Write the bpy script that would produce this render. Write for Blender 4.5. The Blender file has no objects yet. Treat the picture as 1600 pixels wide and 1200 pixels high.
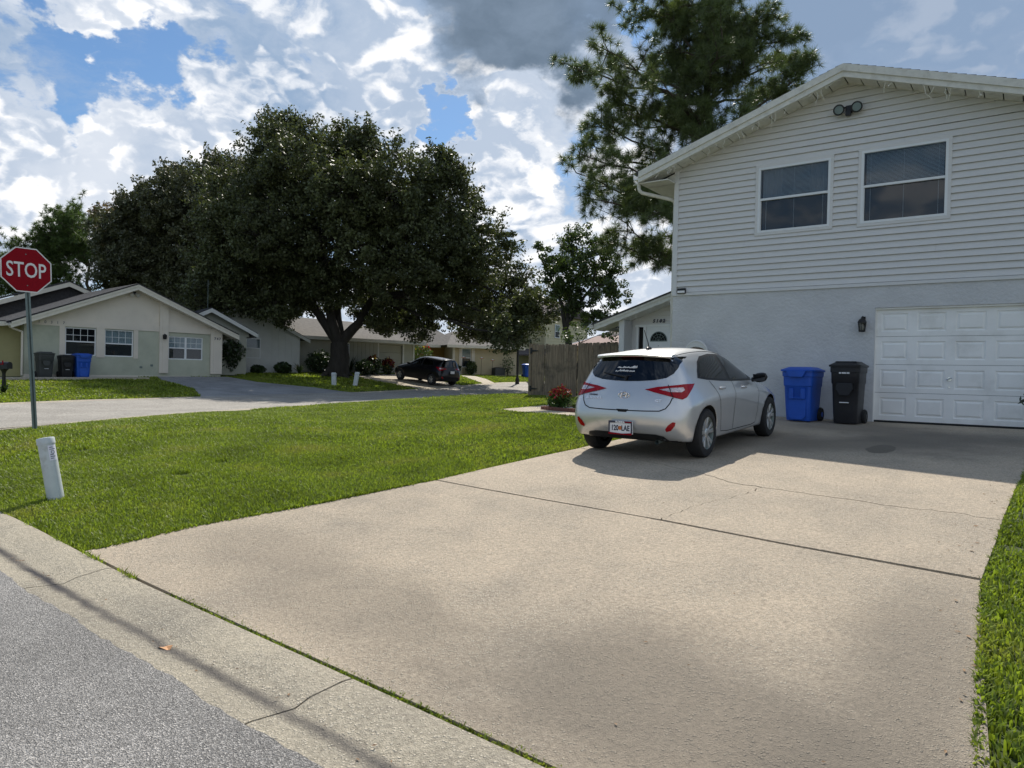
import bpy, bmesh, math, random
import numpy as np
from mathutils import Vector, Matrix
from mathutils.bvhtree import BVHTree
from mathutils.geometry import delaunay_2d_cdt
C = bpy.context; SC = C.scene; COL = SC.collection
R = math.radians
random.seed(4); RNG = np.random.RandomState(7)

# ------------------------------------------------------------------ camera
cam = bpy.data.cameras.new('camera'); camo = bpy.data.objects.new('camera', cam); COL.objects.link(camo)
cam.sensor_width = 36; cam.lens = 24.98; cam.clip_start = .05; cam.clip_end = 3000
def cam_axes(pitch, yaw, roll):
    f = np.array([-math.sin(yaw)*math.cos(pitch), math.cos(yaw)*math.cos(pitch), -math.sin(pitch)])
    r = np.array([math.cos(yaw), math.sin(yaw), 0.]); u = np.cross(r, f)
    c, s = math.cos(roll), math.sin(roll)
    return r*c+u*s, u*c-r*s, f
r_, u_, f_ = cam_axes(.0133, .6317, .0226)
camo.matrix_world = Matrix(((r_[0], u_[0], -f_[0], 0), (r_[1], u_[1], -f_[1], 0), (r_[2], u_[2], -f_[2], 0), (0, 0, 0, 1)))
SC.camera = camo
SC.view_settings.view_transform = 'Standard'; SC.view_settings.look = 'None'
SC.view_settings.exposure = 0.15; SC.view_settings.gamma = 1; SC.view_settings.use_curve_mapping = False
SC.cycles.max_bounces = 8; SC.cycles.transparent_max_bounces = 16
SC.cycles.use_denoising = True
SC.cycles.sample_clamp_indirect = 6

# ------------------------------------------------------------------ sun and sky
SUN = Vector((-.44, .80, 1.0)).normalized()
sl = bpy.data.lights.new('sun', 'SUN'); sl.energy = 5.0; sl.angle = R(.53); sl.color = (1, .945, .86)
so = bpy.data.objects.new('sun', sl); COL.objects.link(so); so.rotation_euler = SUN.to_track_quat('Z', 'Y').to_euler()
W = bpy.data.worlds.new('World'); SC.world = W; W.use_nodes = True
class NT:
    def __init__(s, t): s.t = t; s.L = t.links
    def n(s, ty, **k):
        nd = s.t.nodes.new(ty)
        for a, b in k.items(): setattr(nd, a, b)
        return nd
    def inp(s, sock, v):
        if isinstance(v, bpy.types.NodeSocket): s.L.new(v, sock)
        else: sock.default_value = v
    def m(s, op, a, b=0., c=0., clamp=False):
        nd = s.n('ShaderNodeMath', operation=op, use_clamp=clamp)
        for i, v in enumerate((a, b, c)): s.inp(nd.inputs[i], v)
        return nd.outputs[0]
    def v(s, op, a, b=(0, 0, 0), sc=None):
        nd = s.n('ShaderNodeVectorMath', operation=op); s.inp(nd.inputs[0], a); s.inp(nd.inputs[1], b)
        if sc is not None: s.inp(nd.inputs[3], sc)
        return nd.outputs['Value'] if op in ('DOT_PRODUCT', 'LENGTH') else nd.outputs[0]
    def ss(s, x, a, b, o0=0., o1=1., lin=False):
        nd = s.n('ShaderNodeMapRange', interpolation_type='LINEAR' if lin else 'SMOOTHSTEP', clamp=True)
        for i, q in enumerate((x, a, b, o0, o1)): s.inp(nd.inputs[i], q)
        return nd.outputs[0]
    def noise(s, vec, scale, det=4, rough=.55, dist=0., col=False):
        nd = s.n('ShaderNodeTexNoise'); s.inp(nd.inputs['Vector'], vec); nd.inputs['Scale'].default_value = scale
        nd.inputs['Detail'].default_value = det; nd.inputs['Roughness'].default_value = rough; nd.inputs['Distortion'].default_value = dist
        return nd.outputs['Color'] if col else nd.outputs[0]
    def mix(s, f, a, b, bt='MIX'):
        nd = s.n('ShaderNodeMix', data_type='RGBA', blend_type=bt); s.inp(nd.inputs[0], f)
        for i, q in ((6, a), (7, b)):
            s.inp(nd.inputs[i], q if isinstance(q, bpy.types.NodeSocket) or len(q) == 4 else (*q, 1))
        return nd.outputs[2]
def sky_world():
    t = NT(W.node_tree); W.node_tree.nodes.clear()
    out = t.n('ShaderNodeOutputWorld'); bg = t.n('ShaderNodeBackground'); t.L.new(bg.outputs[0], out.inputs[0])
    sk = t.n('ShaderNodeTexSky', sky_type='NISHITA'); sk.sun_disc = False
    sk.sun_elevation = math.asin(SUN.z); sk.sun_rotation = math.atan2(SUN.x, SUN.y)
    sk.air_density = 1.0; sk.dust_density = .4; sk.ozone_density = 1.6
    D = t.v('NORMALIZE', t.n('ShaderNodeTexCoord').outputs['Generated'])
    P = t.v('MULTIPLY', D, (1, 1, 1.55))                      # clouds are a little flatter than wide
    wv = t.v('SUBTRACT', t.noise(P, 5.5, 3, .6, col=True), (.5, .5, .5))
    Dw = t.v('ADD', t.v('ADD', D, t.v('SCALE', wv, sc=.26)), t.v('SCALE', t.v('SUBTRACT', t.noise(P, 15, 5, .62, col=True), (.5, .5, .5)), sc=.13))
    wv2 = t.v('SUBTRACT', t.noise(P, 22, 4, .6, col=True), (.5, .5, .5))
    Pw = t.v('ADD', t.v('ADD', P, t.v('SCALE', wv, sc=.10)), t.v('SCALE', wv2, sc=.035))
    def blob(d, r0, r1, w):
        d = Vector(d).normalized()
        return t.m('MULTIPLY', t.ss(t.v('DOT_PRODUCT', t.v('NORMALIZE', Dw), tuple(d)), math.cos(R(r1)), math.cos(R(r0))), w)
    def add(*a):
        s = a[0]
        for q in a[1:]: s = t.m('ADD', s, q)
        return s
    big = t.noise(Pw, 2.6, 5, .55)
    def detail(vec):
        b = t.m('ABSOLUTE', t.m('SUBTRACT', t.m('MULTIPLY', t.noise(vec, 10.5, 3, .5), 2.0), 1.0))
        return t.m('ADD', t.m('MULTIPLY', t.noise(vec, 9.0, 7, .58), .62), t.m('MULTIPLY', b, .62))
    det = detail(Pw)
    SD = tuple(Vector((SUN.x, SUN.y, SUN.z*1.55)).normalized()*.026)
    det2 = detail(t.v('ADD', Pw, SD))
    big2 = t.noise(t.v('ADD', Pw, tuple(Vector(SD)*1.8)), 2.6, 5, .55)
    # where the clear sky opens, clouds with a place of their own, added unseen ones
    gaps_fill = add(blob((-.852, .392, .344), .5, 6.2, -.52), blob((-.90, .32, .325), .5, 4.5, -.45), blob((-.895, .352, .272), .5, 3.6, -.48),
               blob((-.824, .44, .352), .5, 4.5, -.45), blob((-.626, .706, .331), .6, 2.7, -.9), blob((-.415, .80, .434), .8, 3.4, -.9),
               blob((.3, -.85, .38), 10, 50, .18), blob((.92, -.05, .35), 15, 52, .48), blob((-.5, -.8, .6), 4, 18, -.3))  # broad positive ones: unseen cloud banks added to lift light on shaded walls
    fine = t.noise(Pw, 31, 6, .66)
    heaps = add(blob((-.62, .72, .30), 22, 60, .30), blob((-.915, .326, .237), 1, 6.5, .35), blob((-.863, .428, .25), 1, 7, .35), blob((-.835, .383, .412), .5, 4.2, .65), blob((-.78, .50, .36), 1, 7, .25),
                blob((-.62, .74, .27), 1, 7, .3), blob((-.562, .779, .279), .3, 1.9, .5), blob((-.43, .88, .14), 1, 9, .35), blob((-.6, .67, .40), 2, 10, .2))
    fld = add(t.m('MULTIPLY', t.m('SUBTRACT', big, .5), 1.5), t.m('MULTIPLY', t.m('SUBTRACT', det, .5), .85), gaps_fill, heaps)
    fld = t.m('ADD', fld, t.m('MULTIPLY', t.m('SUBTRACT', fine, .5), .55)); cov = t.ss(fld, -.18, .12)                               # nearly closed cover with ragged openings
    lit = add(t.m('MULTIPLY', t.m('SUBTRACT', det, det2), 4.2), t.m('MULTIPLY', t.m('SUBTRACT', big, big2), 5.0))
    lit = t.ss(lit, -.22, .66)
    lit = t.m('MULTIPLY', lit, t.ss(fld, -.05, .3), clamp=True)
    edge = t.m('MULTIPLY', t.ss(fld, -.08, .06), t.ss(fld, .34, .1))
    bright = add(blob((-.915, .326, .225), 2, 9, .3), blob((-.863, .43, .25), 2, 9, .25), blob((-.835, .383, .405), 1, 6, .45), blob((-.63, .735, .27), 1, 8, .25), blob((-.495, .789, .345), 1, 6, .22),
                 blob((-.562, .779, .279), .4, 2.0, .5), blob((-.43, .88, .14), 2, 10, .3), blob((-.66, .62, .41), 1, 6, .2))
    lum = t.m('ADD', t.m('MULTIPLY', lit, .80), t.m('ADD', t.m('MULTIPLY', edge, .10), bright), clamp=True)
    cc = t.mix(lum, (.29, .40, .565), (.99, .99, 1.0))
    dk = add(blob((-.54, .715, .44), 1.0, 8.2, 1.0), blob((-.50, .75, .43), 1, 6, .5), blob((-.49, .71, .52), 2, 7.5, .8), t.m('MULTIPLY', t.m('SUBTRACT', det, .5), .6), t.m('MULTIPLY', t.m('SUBTRACT', fine, .5), .2))
    dk = t.ss(dk, .15, 1.0)
    cc = t.mix(dk, cc, t.mix(t.ss(t.noise(Pw, 7, 5, .6), .3, .7), (.125, .175, .24), (.205, .27, .36)))
    cov = t.m('MAXIMUM', cov, t.ss(dk, .1, .5))
    plain = add(blob((-.10, .91, .39), 8, 24, 1.0), blob((-.35, .9, .5), 4, 12, .6))
    cc = t.mix(t.m('MULTIPLY', plain, .8, clamp=True), cc, (.235, .325, .47))
    el = t.v('DOT_PRODUCT', D, (0, 0, 1))
    cc = t.mix(t.ss(el, .16, -.02), cc, (.72, .78, .86))
    base = t.mix(1.0, sk.outputs[0], (.064, .082, .096), 'MULTIPLY')
    veil = t.m('MULTIPLY', t.ss(t.noise(t.v('MULTIPLY', Pw, (1, 1, 2.2)), 6, 7, .65), .46, .72), .55)
    base = t.mix(veil, base, (.36, .46, .62))
    col = t.mix(cov, base, cc)
    t.L.new(col, bg.inputs[0]); bg.inputs[1].default_value = 1.0
sky_world()

# ------------------------------------------------------------------ materials
def mat(name, col, rough=.6, var=0., vs=4., bump=0., bs=60., metal=0., coat=0., spec=.4, trans=0., streak=None, island=0., dirt=None):
    m = bpy.data.materials.new(name); m.use_nodes = True; t = NT(m.node_tree)
    b = m.node_tree.nodes['Principled BSDF']; o = m.node_tree.nodes['Material Output']
    b.inputs['Roughness'].default_value = rough; b.inputs['Metallic'].default_value = metal
    b.inputs['Specular IOR Level'].default_value = spec; b.inputs['Coat Weight'].default_value = coat; b.inputs['Coat Roughness'].default_value = .03
    pos = t.n('ShaderNodeNewGeometry').outputs['Position']
    c = (*col, 1)
    if var:
        v = pos if not streak else t.v('MULTIPLY', pos, streak)
        n = t.ss(t.noise(v, vs, 5, .6), .25, .75, 1-var, 1+var, True)
        c = t.mix(1., c, t.v('SCALE', (1, 1, 1), sc=n), 'MULTIPLY')
    if island:
        ri = t.n('ShaderNodeNewGeometry').outputs['Random Per Island']
        c = t.mix(1., c, t.v('SCALE', (1, 1, 1), sc=t.ss(ri, 0, 1, 1-island, 1+island, True)), 'MULTIPLY')
    if dirt:
        c = t.mix(t.m('MULTIPLY', t.ss(t.noise(pos, dirt[1], 6, .65), .48, .72), dirt[2]), c, dirt[0])
    t.inp(b.inputs['Base Color'], c)
    if bump:
        bp = t.n('ShaderNodeBump'); bp.inputs['Strength'].default_value = bump; bp.inputs['Distance'].default_value = .02
        v = pos if not streak else t.v('MULTIPLY', pos, streak)
        t.L.new(t.noise(v, bs, 4, .6), bp.inputs['Height']); t.L.new(bp.outputs[0], b.inputs['Normal'])
    if trans:
        tr = t.n('ShaderNodeBsdfTranslucent'); t.inp(tr.inputs[0], t.mix(1., c, (1.25, 1.35, .7), 'MULTIPLY') if isinstance(c, bpy.types.NodeSocket) else (col[0]*1.25, col[1]*1.35, col[2]*.7, 1))
        mx = t.n('ShaderNodeMixShader'); mx.inputs[0].default_value = trans
        t.L.new(b.outputs[0], mx.inputs[1]); t.L.new(tr.outputs[0], mx.inputs[2]); t.L.new(mx.outputs[0], o.inputs[0])
    return m
def glass_mat(name, tint, tr=.8, rough=.02):
    m = bpy.data.materials.new(name); m.use_nodes = True; t = NT(m.node_tree); t.t.nodes.clear()
    o = t.n('ShaderNodeOutputMaterial'); a = t.n('ShaderNodeBsdfTransparent'); a.inputs[0].default_value = (*tint, 1)
    d = t.n('ShaderNodeBsdfDiffuse'); d.inputs[0].default_value = (tint[0]*.04, tint[1]*.04, tint[2]*.045, 1)
    g = t.n('ShaderNodeBsdfGlossy'); g.inputs[1].default_value = rough; g.inputs[0].default_value = (.95, .97, 1, 1)
    f = t.n('ShaderNodeFresnel'); f.inputs[0].default_value = 1.55; fb = t.m('MULTIPLY', f.outputs[0], t.m('SUBTRACT', 1.0, t.n('ShaderNodeNewGeometry').outputs['Backfacing']))
    m1 = t.n('ShaderNodeMixShader'); m1.inputs[0].default_value = tr; t.L.new(d.outputs[0], m1.inputs[1]); t.L.new(a.outputs[0], m1.inputs[2])
    m2 = t.n('ShaderNodeMixShader'); t.L.new(fb, m2.inputs[0]); t.L.new(m1.outputs[0], m2.inputs[1]); t.L.new(g.outputs[0], m2.inputs[2])
    t.L.new(m2.outputs[0], o.inputs[0]); return m
def concrete_mat(name, base, dark, pebble=.5, ps=70., stain_shade=True, blotch=1.):
    m = bpy.data.materials.new(name); m.use_nodes = True; t = NT(m.node_tree); b = t.t.nodes['Principled BSDF']
    pos = t.n('ShaderNodeNewGeometry').outputs['Position']
    n1 = t.noise(pos, .55, 6, .62, .4); n2 = t.noise(pos, 2.3, 6, .7); n3 = t.noise(pos, 38, 5, .75)
    f = t.m('ADD', t.m('MULTIPLY', t.ss(n1, .38, .66), .62*blotch), t.m('MULTIPLY', t.ss(n2, .42, .7), .38*blotch), clamp=True)
    c = t.mix(f, base, dark)
    c = t.mix(1., c, t.v('SCALE', (1, 1, 1), sc=t.ss(n3, .28, .72, .6, 1.4, True)), 'MULTIPLY')
    n6 = t.noise(pos, 170, 2, .6)
    c = t.mix(t.m('MULTIPLY', t.ss(n6, .56, .70), .45), c, tuple(q*.45 for q in dark))
    vo = t.n('ShaderNodeTexVoronoi'); t.inp(vo.inputs['Vector'], pos); vo.inputs['Scale'].default_value = ps
    wv = t.n('ShaderNodeSeparateColor'); t.L.new(vo.outputs['Color'], wv.inputs[0])
    peb = t.m('MULTIPLY', t.ss(vo.outputs['Distance'], .46, .25), t.m('GREATER_THAN', wv.outputs[0], t.ss(t.noise(pos, .9, 4, .6), .35, .65, .35, .80)))
    c = t.mix(t.m('MULTIPLY', peb, pebble), c, (.64, .575, .46))
    if stain_shade:   # greasy oval mark, worn tracks where cars stand, painted darkening in the house shadow
        rel = t.v('MULTIPLY', t.v('SUBTRACT', pos, (-1.66, 10.95, 0)), (1/.17, 1/.46, 0))
        l = t.m('ADD', t.v('LENGTH', rel), t.m('MULTIPLY', t.m('SUBTRACT', n2, .5), .8))
        c = t.mix(t.ss(l, 1.08, .98, 0, .75), c, (.075, .066, .05))
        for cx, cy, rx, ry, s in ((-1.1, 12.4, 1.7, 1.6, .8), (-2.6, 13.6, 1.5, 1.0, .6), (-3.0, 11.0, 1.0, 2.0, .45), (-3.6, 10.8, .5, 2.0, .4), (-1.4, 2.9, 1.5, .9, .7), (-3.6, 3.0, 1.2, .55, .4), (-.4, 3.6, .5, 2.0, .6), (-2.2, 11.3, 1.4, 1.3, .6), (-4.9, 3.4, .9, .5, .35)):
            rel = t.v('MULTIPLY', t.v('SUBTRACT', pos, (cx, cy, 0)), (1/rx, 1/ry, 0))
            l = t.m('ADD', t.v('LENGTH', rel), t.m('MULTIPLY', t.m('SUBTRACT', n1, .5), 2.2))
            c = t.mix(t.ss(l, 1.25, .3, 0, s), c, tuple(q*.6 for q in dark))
    t.inp(b.inputs['Base Color'], c); b.inputs['Roughness'].default_value = .85; b.inputs['Specular IOR Level'].default_value = .25
    bp = t.n('ShaderNodeBump'); bp.inputs['Strength'].default_value = .9; bp.inputs['Distance'].default_value = .015
    t.inp(bp.inputs['Height'], t.m('ADD', t.m('MULTIPLY', peb, .6), t.m('ADD', n3, n6))); t.L.new(bp.outputs[0], b.inputs['Normal'])
    return m
def asphalt_mat(name, a, bcol, s=95):
    m = bpy.data.materials.new(name); m.use_nodes = True; t = NT(m.node_tree); b = t.t.nodes['Principled BSDF']
    pos = t.n('ShaderNodeNewGeometry').outputs['Position']
    n1 = t.noise(pos, .8, 5, .6); n2 = t.noise(pos, 60, 4, .8)
    vo = t.n('ShaderNodeTexVoronoi'); t.inp(vo.inputs['Vector'], pos); vo.inputs['Scale'].default_value = s
    wv = t.n('ShaderNodeSeparateColor'); t.L.new(vo.outputs['Color'], wv.inputs[0])
    k = t.m('ADD', t.m('MULTIPLY', wv.outputs[0], .6), t.m('MULTIPLY', n2, .4))
    c = t.mix(t.ss(k, .15, .85), a, bcol)
    c = t.mix(t.m('GREATER_THAN', wv.outputs[1], .90), c, tuple(q*1.4 for q in bcol))
    c = t.mix(1., c, t.v('SCALE', (1, 1, 1), sc=t.ss(n1, .3, .7, .86, 1.12)), 'MULTIPLY')
    t.inp(b.inputs['Base Color'], c); b.inputs['Roughness'].default_value = .82; b.inputs['Specular IOR Level'].default_value = .3
    bp = t.n('ShaderNodeBump'); bp.inputs['Strength'].default_value = .9; bp.inputs['Distance'].default_value = .012
    t.inp(bp.inputs['Height'], t.m('ADD', vo.outputs['Distance'], n2)); t.L.new(bp.outputs[0], b.inputs['Normal']); return m
def kerb_mat():
    m = concrete_mat('kerb_concrete', (.50, .44, .335), (.33, .295, .235), .95, 62, False); t = NT(m.node_tree); b = t.t.nodes['Principled BSDF']
    c = b.inputs['Base Color'].links[0].from_socket
    pos = t.n('ShaderNodeNewGeometry').outputs['Position']
    x = t.n('ShaderNodeSeparateXYZ'); t.L.new(pos, x.inputs[0])
    # grime lies along the gutter line of the kerb by the drive
    yv = t.m('SUBTRACT', x.outputs[1], t.m('ADD', t.m('MULTIPLY', x.outputs[0], -.055), 1.79))
    d = t.m('ABSOLUTE', t.m('ADD', yv, t.m('MULTIPLY', t.m('SUBTRACT', t.noise(pos, 3, 5, .7), .5), .10)))
    f = t.m('MULTIPLY', t.ss(d, .075, .0), t.ss(t.noise(pos, .8, 4, .6), .35, .6, .6, 1.0))
    c2 = t.mix(f, c, (.06, .056, .06)); t.inp(b.inputs['Base Color'], c2); return m
M = {}
def mk():
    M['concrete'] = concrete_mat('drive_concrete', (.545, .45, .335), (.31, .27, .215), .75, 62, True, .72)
    M['walk'] = concrete_mat('walk_concrete', (.52, .45, .34), (.42, .37, .29), .2, 60, False)
    M['farconc'] = concrete_mat('far_concrete', (.33, .33, .33), (.20, .20, .20), .2, 60, False)
    M['kerb'] = kerb_mat()
    M['asphalt'] = asphalt_mat('street_asphalt', (.15, .144, .135), (.40, .38, .355), 165)
    M['asphalt2'] = asphalt_mat('side_street_asphalt', (.23, .212, .185), (.35, .325, .285), 40)
    M['soil'] = mat('lawn_soil', (.05, .068, .017), .95, .45, 3, .6, 30, dirt=((.10, .085, .045), 1.4, .6))
    M['grass'] = mat('grass_blade', (.20, .255, .032), .45, .38, .8, 0, spec=.35, trans=.38, island=.5, dirt=((.27, .235, .075), .8, .65))
    M['siding'] = mat('vinyl_siding', (.66, .648, .63), .55, .05, 6, .05, 90, streak=(1, 1, 8))
    M['sidetrim'] = mat('siding_trim', (.66, .655, .645), .5, .04, 5)
    M['stucco'] = mat('stucco', (.58, .58, .58), .85, .08, 1.6, .9, 17, dirt=((.42, .41, .40), .9, .3))
    M['cream'] = mat('cream_trim', (.66, .645, .58), .5, .10, 8, dirt=((.30, .28, .22), 5, .35))
    M['white'] = mat('white_paint', (.78, .79, .78), .4, .04, 6)
    M['doorw'] = mat('garage_door_white', (.88, .87, .84), .45, .05, 2.5, dirt=((.45, .43, .38), 1.8, .25))
    M['alum'] = mat('window_white', (.74, .755, .76), .35, .03, 9)
    M['shingle'] = mat('roof_shingle', (.05, .048, .05), .9, .35, 9, .5, 30)
    M['shingleC'] = mat('roof_shingle_grey', (.115, .105, .095), .9, .35, 5, .5, 25)
    M['glass'] = glass_mat('window_glass', (.75, .8, .82), .9)
    M['autoglass'] = glass_mat('tinted_glass', (.05, .055, .065), .35)
    M['black'] = mat('black_plastic', (.013, .013, .015), .42, .2, 8)
    M['rubber'] = mat('tyre_rubber', (.016, .016, .017), .8, .3, 20)
    M['dark'] = mat('dark_void', (.012, .012, .012), .9)
    M['paint'] = mat('silver_paint', (.60, .605, .61), .34, .02, 5, metal=.62, coat=.85)
    M['blackpaint'] = mat('black_paint', (.005, .005, .007), .3, metal=.0, coat=.35, spec=.3)
    M['redlens'] = mat('red_lens', (.30, .001, .006), .2, coat=.25, spec=.2)
    M['clearlens'] = mat('clear_lens', (.55, .45, .45), .12, .5, 40, metal=.5, coat=.9)
    M['chrome'] = mat('chrome', (.72, .72, .73), .14, metal=1.)
    M['rim'] = mat('alloy', (.62, .62, .61), .3, metal=.85)
    M['bluebin'] = mat('blue_plastic', (.016, .09, .46), .45, .10, 6, .1, 120)
    M['blackbin'] = mat('black_bin_plastic', (.017, .017, .02), .45, .15, 6, .1, 120)
    M['greybin'] = mat('grey_bin_plastic', (.05, .055, .055), .5, .15, 6)
    M['sticker'] = mat('white_sticker', (.78, .78, .78), .5)
    M['red'] = mat('sign_red', (.25, .002, .009), .55, .06, 8, spec=.12)
    M['signwhite'] = mat('sign_white', (.72, .70, .68), .4)
    M['galv'] = mat('galvanised_steel', (.17, .21, .20), .5, .2, 6, metal=.35)
    M['pvc'] = mat('white_pvc', (.52, .56, .56), .45, .10, 5, dirt=((.28, .28, .24), 9, .5))
    M['label'] = mat('label_paper', (.72, .71, .78), .5)
    M['ink'] = mat('ink', (.05, .05, .08), .6)
    M['wood'] = mat('weathered_wood', (.235, .18, .125), .85, .5, 3.5, .5, 45, streak=(6, 6, .5), dirt=((.05, .045, .038), 2.2, .7))
    M['postw'] = mat('old_post', (.13, .105, .075), .85, .4, 5, .4, 40)
    M['iron'] = mat('black_iron', (.012, .012, .012), .5)
    M['bark'] = mat('oak_bark', (.038, .033, .028), .9, .4, 5, .9, 14, streak=(1, 1, .35))
    M['pbark'] = mat('pine_bark', (.085, .065, .05), .9, .4, 7, .8, 18)
    M['leaf'] = mat('oak_leaf', (.082, .094, .040), .50, .35, .35, spec=.35, trans=.22, island=.5)
    M['leaf2'] = mat('grey_oak_leaf', (.088, .094, .050), .5, .28, .35, spec=.4, trans=.2, island=.45)
    M['leaf3'] = mat('young_leaf', (.065, .095, .028), .45, .3, .5, spec=.5, trans=.28, island=.45)
    M['rust'] = mat('rust_leaf', (.19, .125, .06), .6, .3, .5, spec=.3, trans=.25, island=.4)
    M['needle'] = mat('pine_needle', (.125, .16, .058), .42, .25, .4, spec=.55, trans=.22, island=.5)
    M['needlef'] = mat('far_needle', (.095, .14, .04), .5, .25, .4, spec=.4, trans=.25, island=.4)
    M['shrub'] = mat('dark_shrub_leaf', (.028, .048, .016), .45, .3, 2, spec=.5, trans=.15, island=.5)
    M['crotd'] = mat('dark_red_leaf', (.13, .012, .018), .45, .35, 5, trans=.2, island=.6)
    M['crotr'] = mat('red_leaf', (.36, .02, .028), .45, .35, 5, trans=.3, island=.6)
    M['croty'] = mat('yellow_leaf', (.42, .27, .05), .45, .3, 5, trans=.3, island=.5)
    M['crotg'] = mat('green_leaf', (.06, .12, .025), .45, .3, 5, trans=.25, island=.5)
    M['hosta'] = mat('pale_leaf', (.36, .42, .13), .45, .3, 8, trans=.3, island=.4)
    M['brick'] = mat('edging_brick', (.16, .062, .045), .85, .3, 12, .4, 60)
    M['pebble'] = mat('white_pebble', (.66, .66, .62), .8, .2, 20, island=.2)
    M['gsage'] = mat('sage_paint', (.44, .455, .36), .75, .10, 1.6, .3, 25, dirt=((.27, .29, .22), 1.2, .3))
    M['gtrim'] = mat('greige_trim', (.68, .62, .53), .7, .09, 1.8, .15, 30, dirt=((.45, .42, .36), .9, .3))
    M['gtan'] = mat('olive_stucco', (.36, .33, .17), .8, .08, 2)
    M['grake'] = mat('pale_fascia', (.66, .62, .53), .6, .08, 4)
    M['cwall'] = mat('grey_white_siding', (.60, .61, .58), .7, .06, 2)
    M['cwarm'] = mat('warm_white_board', (.37, .37, .31), .7, .08, 2)
    M['dwall'] = mat('tan_stucco', (.50, .425, .28), .8, .06, 2)
    M['dbrown'] = mat('ochre_wall', (.30, .19, .06), .8, .06, 2)
    M['ewall'] = mat('buff_siding', (.52, .47, .31), .7, .05, 2)
    M['eshade'] = mat('shaded_buff_siding', (.40, .355, .215), .7, .05, 2)  # same siding on the shaded face, with the shade put into the colour
    M['froof'] = mat('pinkish_roof', (.30, .215, .19), .9, .25, 6)
    M['froof2'] = mat('brown_roof', (.09, .072, .068), .9, .25, 6)
    M['blind'] = mat('blind_slat', (.78, .79, .80), .6)
    M['curtain'] = mat('mauve_curtain', (.58, .46, .46), .9, .25, 9, streak=(4, 1, .1))
    M['curtw'] = mat('white_curtain', (.82, .86, .86), .9, .18, 6, streak=(4, 4, .1))
    M['screen'] = mat('insect_screen', (.055, .058, .062), .8)
    M['screenb'] = mat('brown_screen', (.085, .07, .055), .8)
    M['orange'] = mat('orange_petal', (.75, .25, .08), .5, trans=.3)
    M['redcloth'] = mat('red_cloth', (.45, .02, .02), .7)
    M['cable'] = mat('white_cable', (.70, .68, .58), .5)
    M['chairw'] = mat('white_plastic', (.62, .62, .60), .5)
    M['taupe'] = mat('taupe_cloth', (.17, .13, .10), .9, .2, 10)
    M['litter'] = mat('litter_bits', (.24, .15, .08), .8, .4, 30)
    M['dry'] = mat('dry_leaf', (.50, .26, .12), .7, .2, 30)
    M['lampglass'] = glass_mat('lamp_glass', (.9, .9, .85), .6, .1)
mk()

# ------------------------------------------------------------------ geometry helpers
class MB:
    def __init__(s): s.v = []; s.f = []
    def add(s, vs, fs):
        o = len(s.v); s.v += [tuple(map(float, q)) for q in vs]; s.f += [tuple(i+o for i in q) for q in fs]; return s
    def box(s, x0, x1, y0, y1, z0, z1):
        return s.add([(x0, y0, z0), (x1, y0, z0), (x1, y1, z0), (x0, y1, z0), (x0, y0, z1), (x1, y0, z1), (x1, y1, z1), (x0, y1, z1)],
                     [(0, 3, 2, 1), (4, 5, 6, 7), (0, 1, 5, 4), (1, 2, 6, 5), (2, 3, 7, 6), (3, 0, 4, 7)])
    def prism(s, pts, y0, y1):        # polygon (x, z), counter-clockwise seen from the front, from y0 back to y1
        n = len(pts)
        return s.add([(x, y0, z) for x, z in pts]+[(x, y1, z) for x, z in pts],
                     [tuple(range(n)), tuple(range(2*n-1, n-1, -1))]+[(i, n+i, n+(i+1) % n, (i+1) % n) for i in range(n)])
    def poly_prism(s, pts, z0, z1):   # polygon (x, y) from z0 up to z1
        n = len(pts)
        return s.add([(x, y, z0) for x, y in pts]+[(x, y, z1) for x, y in pts],
                     [tuple(range(n-1, -1, -1)), tuple(range(n, 2*n))]+[(i, (i+1) % n, n+(i+1) % n, n+i) for i in range(n)])
    def loft(s, rings, cap=True):
        n = len(rings[0]); o = []
        for r in rings: o += list(r)
        f = []
        for k in range(len(rings)-1):
            for i in range(n): f.append((k*n+i, k*n+(i+1) % n, (k+1)*n+(i+1) % n, (k+1)*n+i))
        if cap: f += [tuple(range(n-1, -1, -1)), tuple(range((len(rings)-1)*n, len(rings)*n))]
        return s.add(o, f)
    def tube(s, path, rad, n=8, cap=True):
        P = [Vector(p) for p in path]; rad = [rad]*len(P) if not hasattr(rad, '__len__') else rad
        rings = []; up = None
        for i, p in enumerate(P):
            t = (P[min(i+1, len(P)-1)]-P[max(i-1, 0)]).normalized()
            if up is None: up = Vector((0, 0, 1)) if abs(t.z) < .9 else Vector((1, 0, 0))
            a = t.cross(up); a = a.normalized() if a.length > 1e-6 else t.orthogonal().normalized(); up = a.cross(t).normalized()
            rings.append([p+(a*math.cos(2*math.pi*k/n)+up*math.sin(2*math.pi*k/n))*rad[i] for k in range(n)])
        return s.loft(rings, cap)
    def quad(s, a, b, c, d): return s.add([a, b, c, d], [(0, 1, 2, 3)])
def rawmesh(name, v, f, m, smooth=False):
    me = bpy.data.meshes.new(name)
    v = np.asarray(v, np.float32); f = np.asarray(f)
    if f.ndim == 2:
        k = f.shape[1]; me.vertices.add(len(v)); me.vertices.foreach_set('co', v.ravel())
        me.loops.add(f.size); me.loops.foreach_set('vertex_index', f.ravel().astype(np.int32))
        me.polygons.add(len(f)); me.polygons.foreach_set('loop_start', np.arange(0, f.size, k, dtype=np.int32)); me.polygons.foreach_set('loop_total', np.full(len(f), k, np.int32))
        me.update(calc_edges=True)
    else: me.from_pydata(v.tolist(), [], f.tolist())
    for q in (m if isinstance(m, (list, tuple)) else [m]): me.materials.append(q)
    if smooth: me.polygons.foreach_set('use_smooth', [True]*len(me.polygons))
    return me
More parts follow.
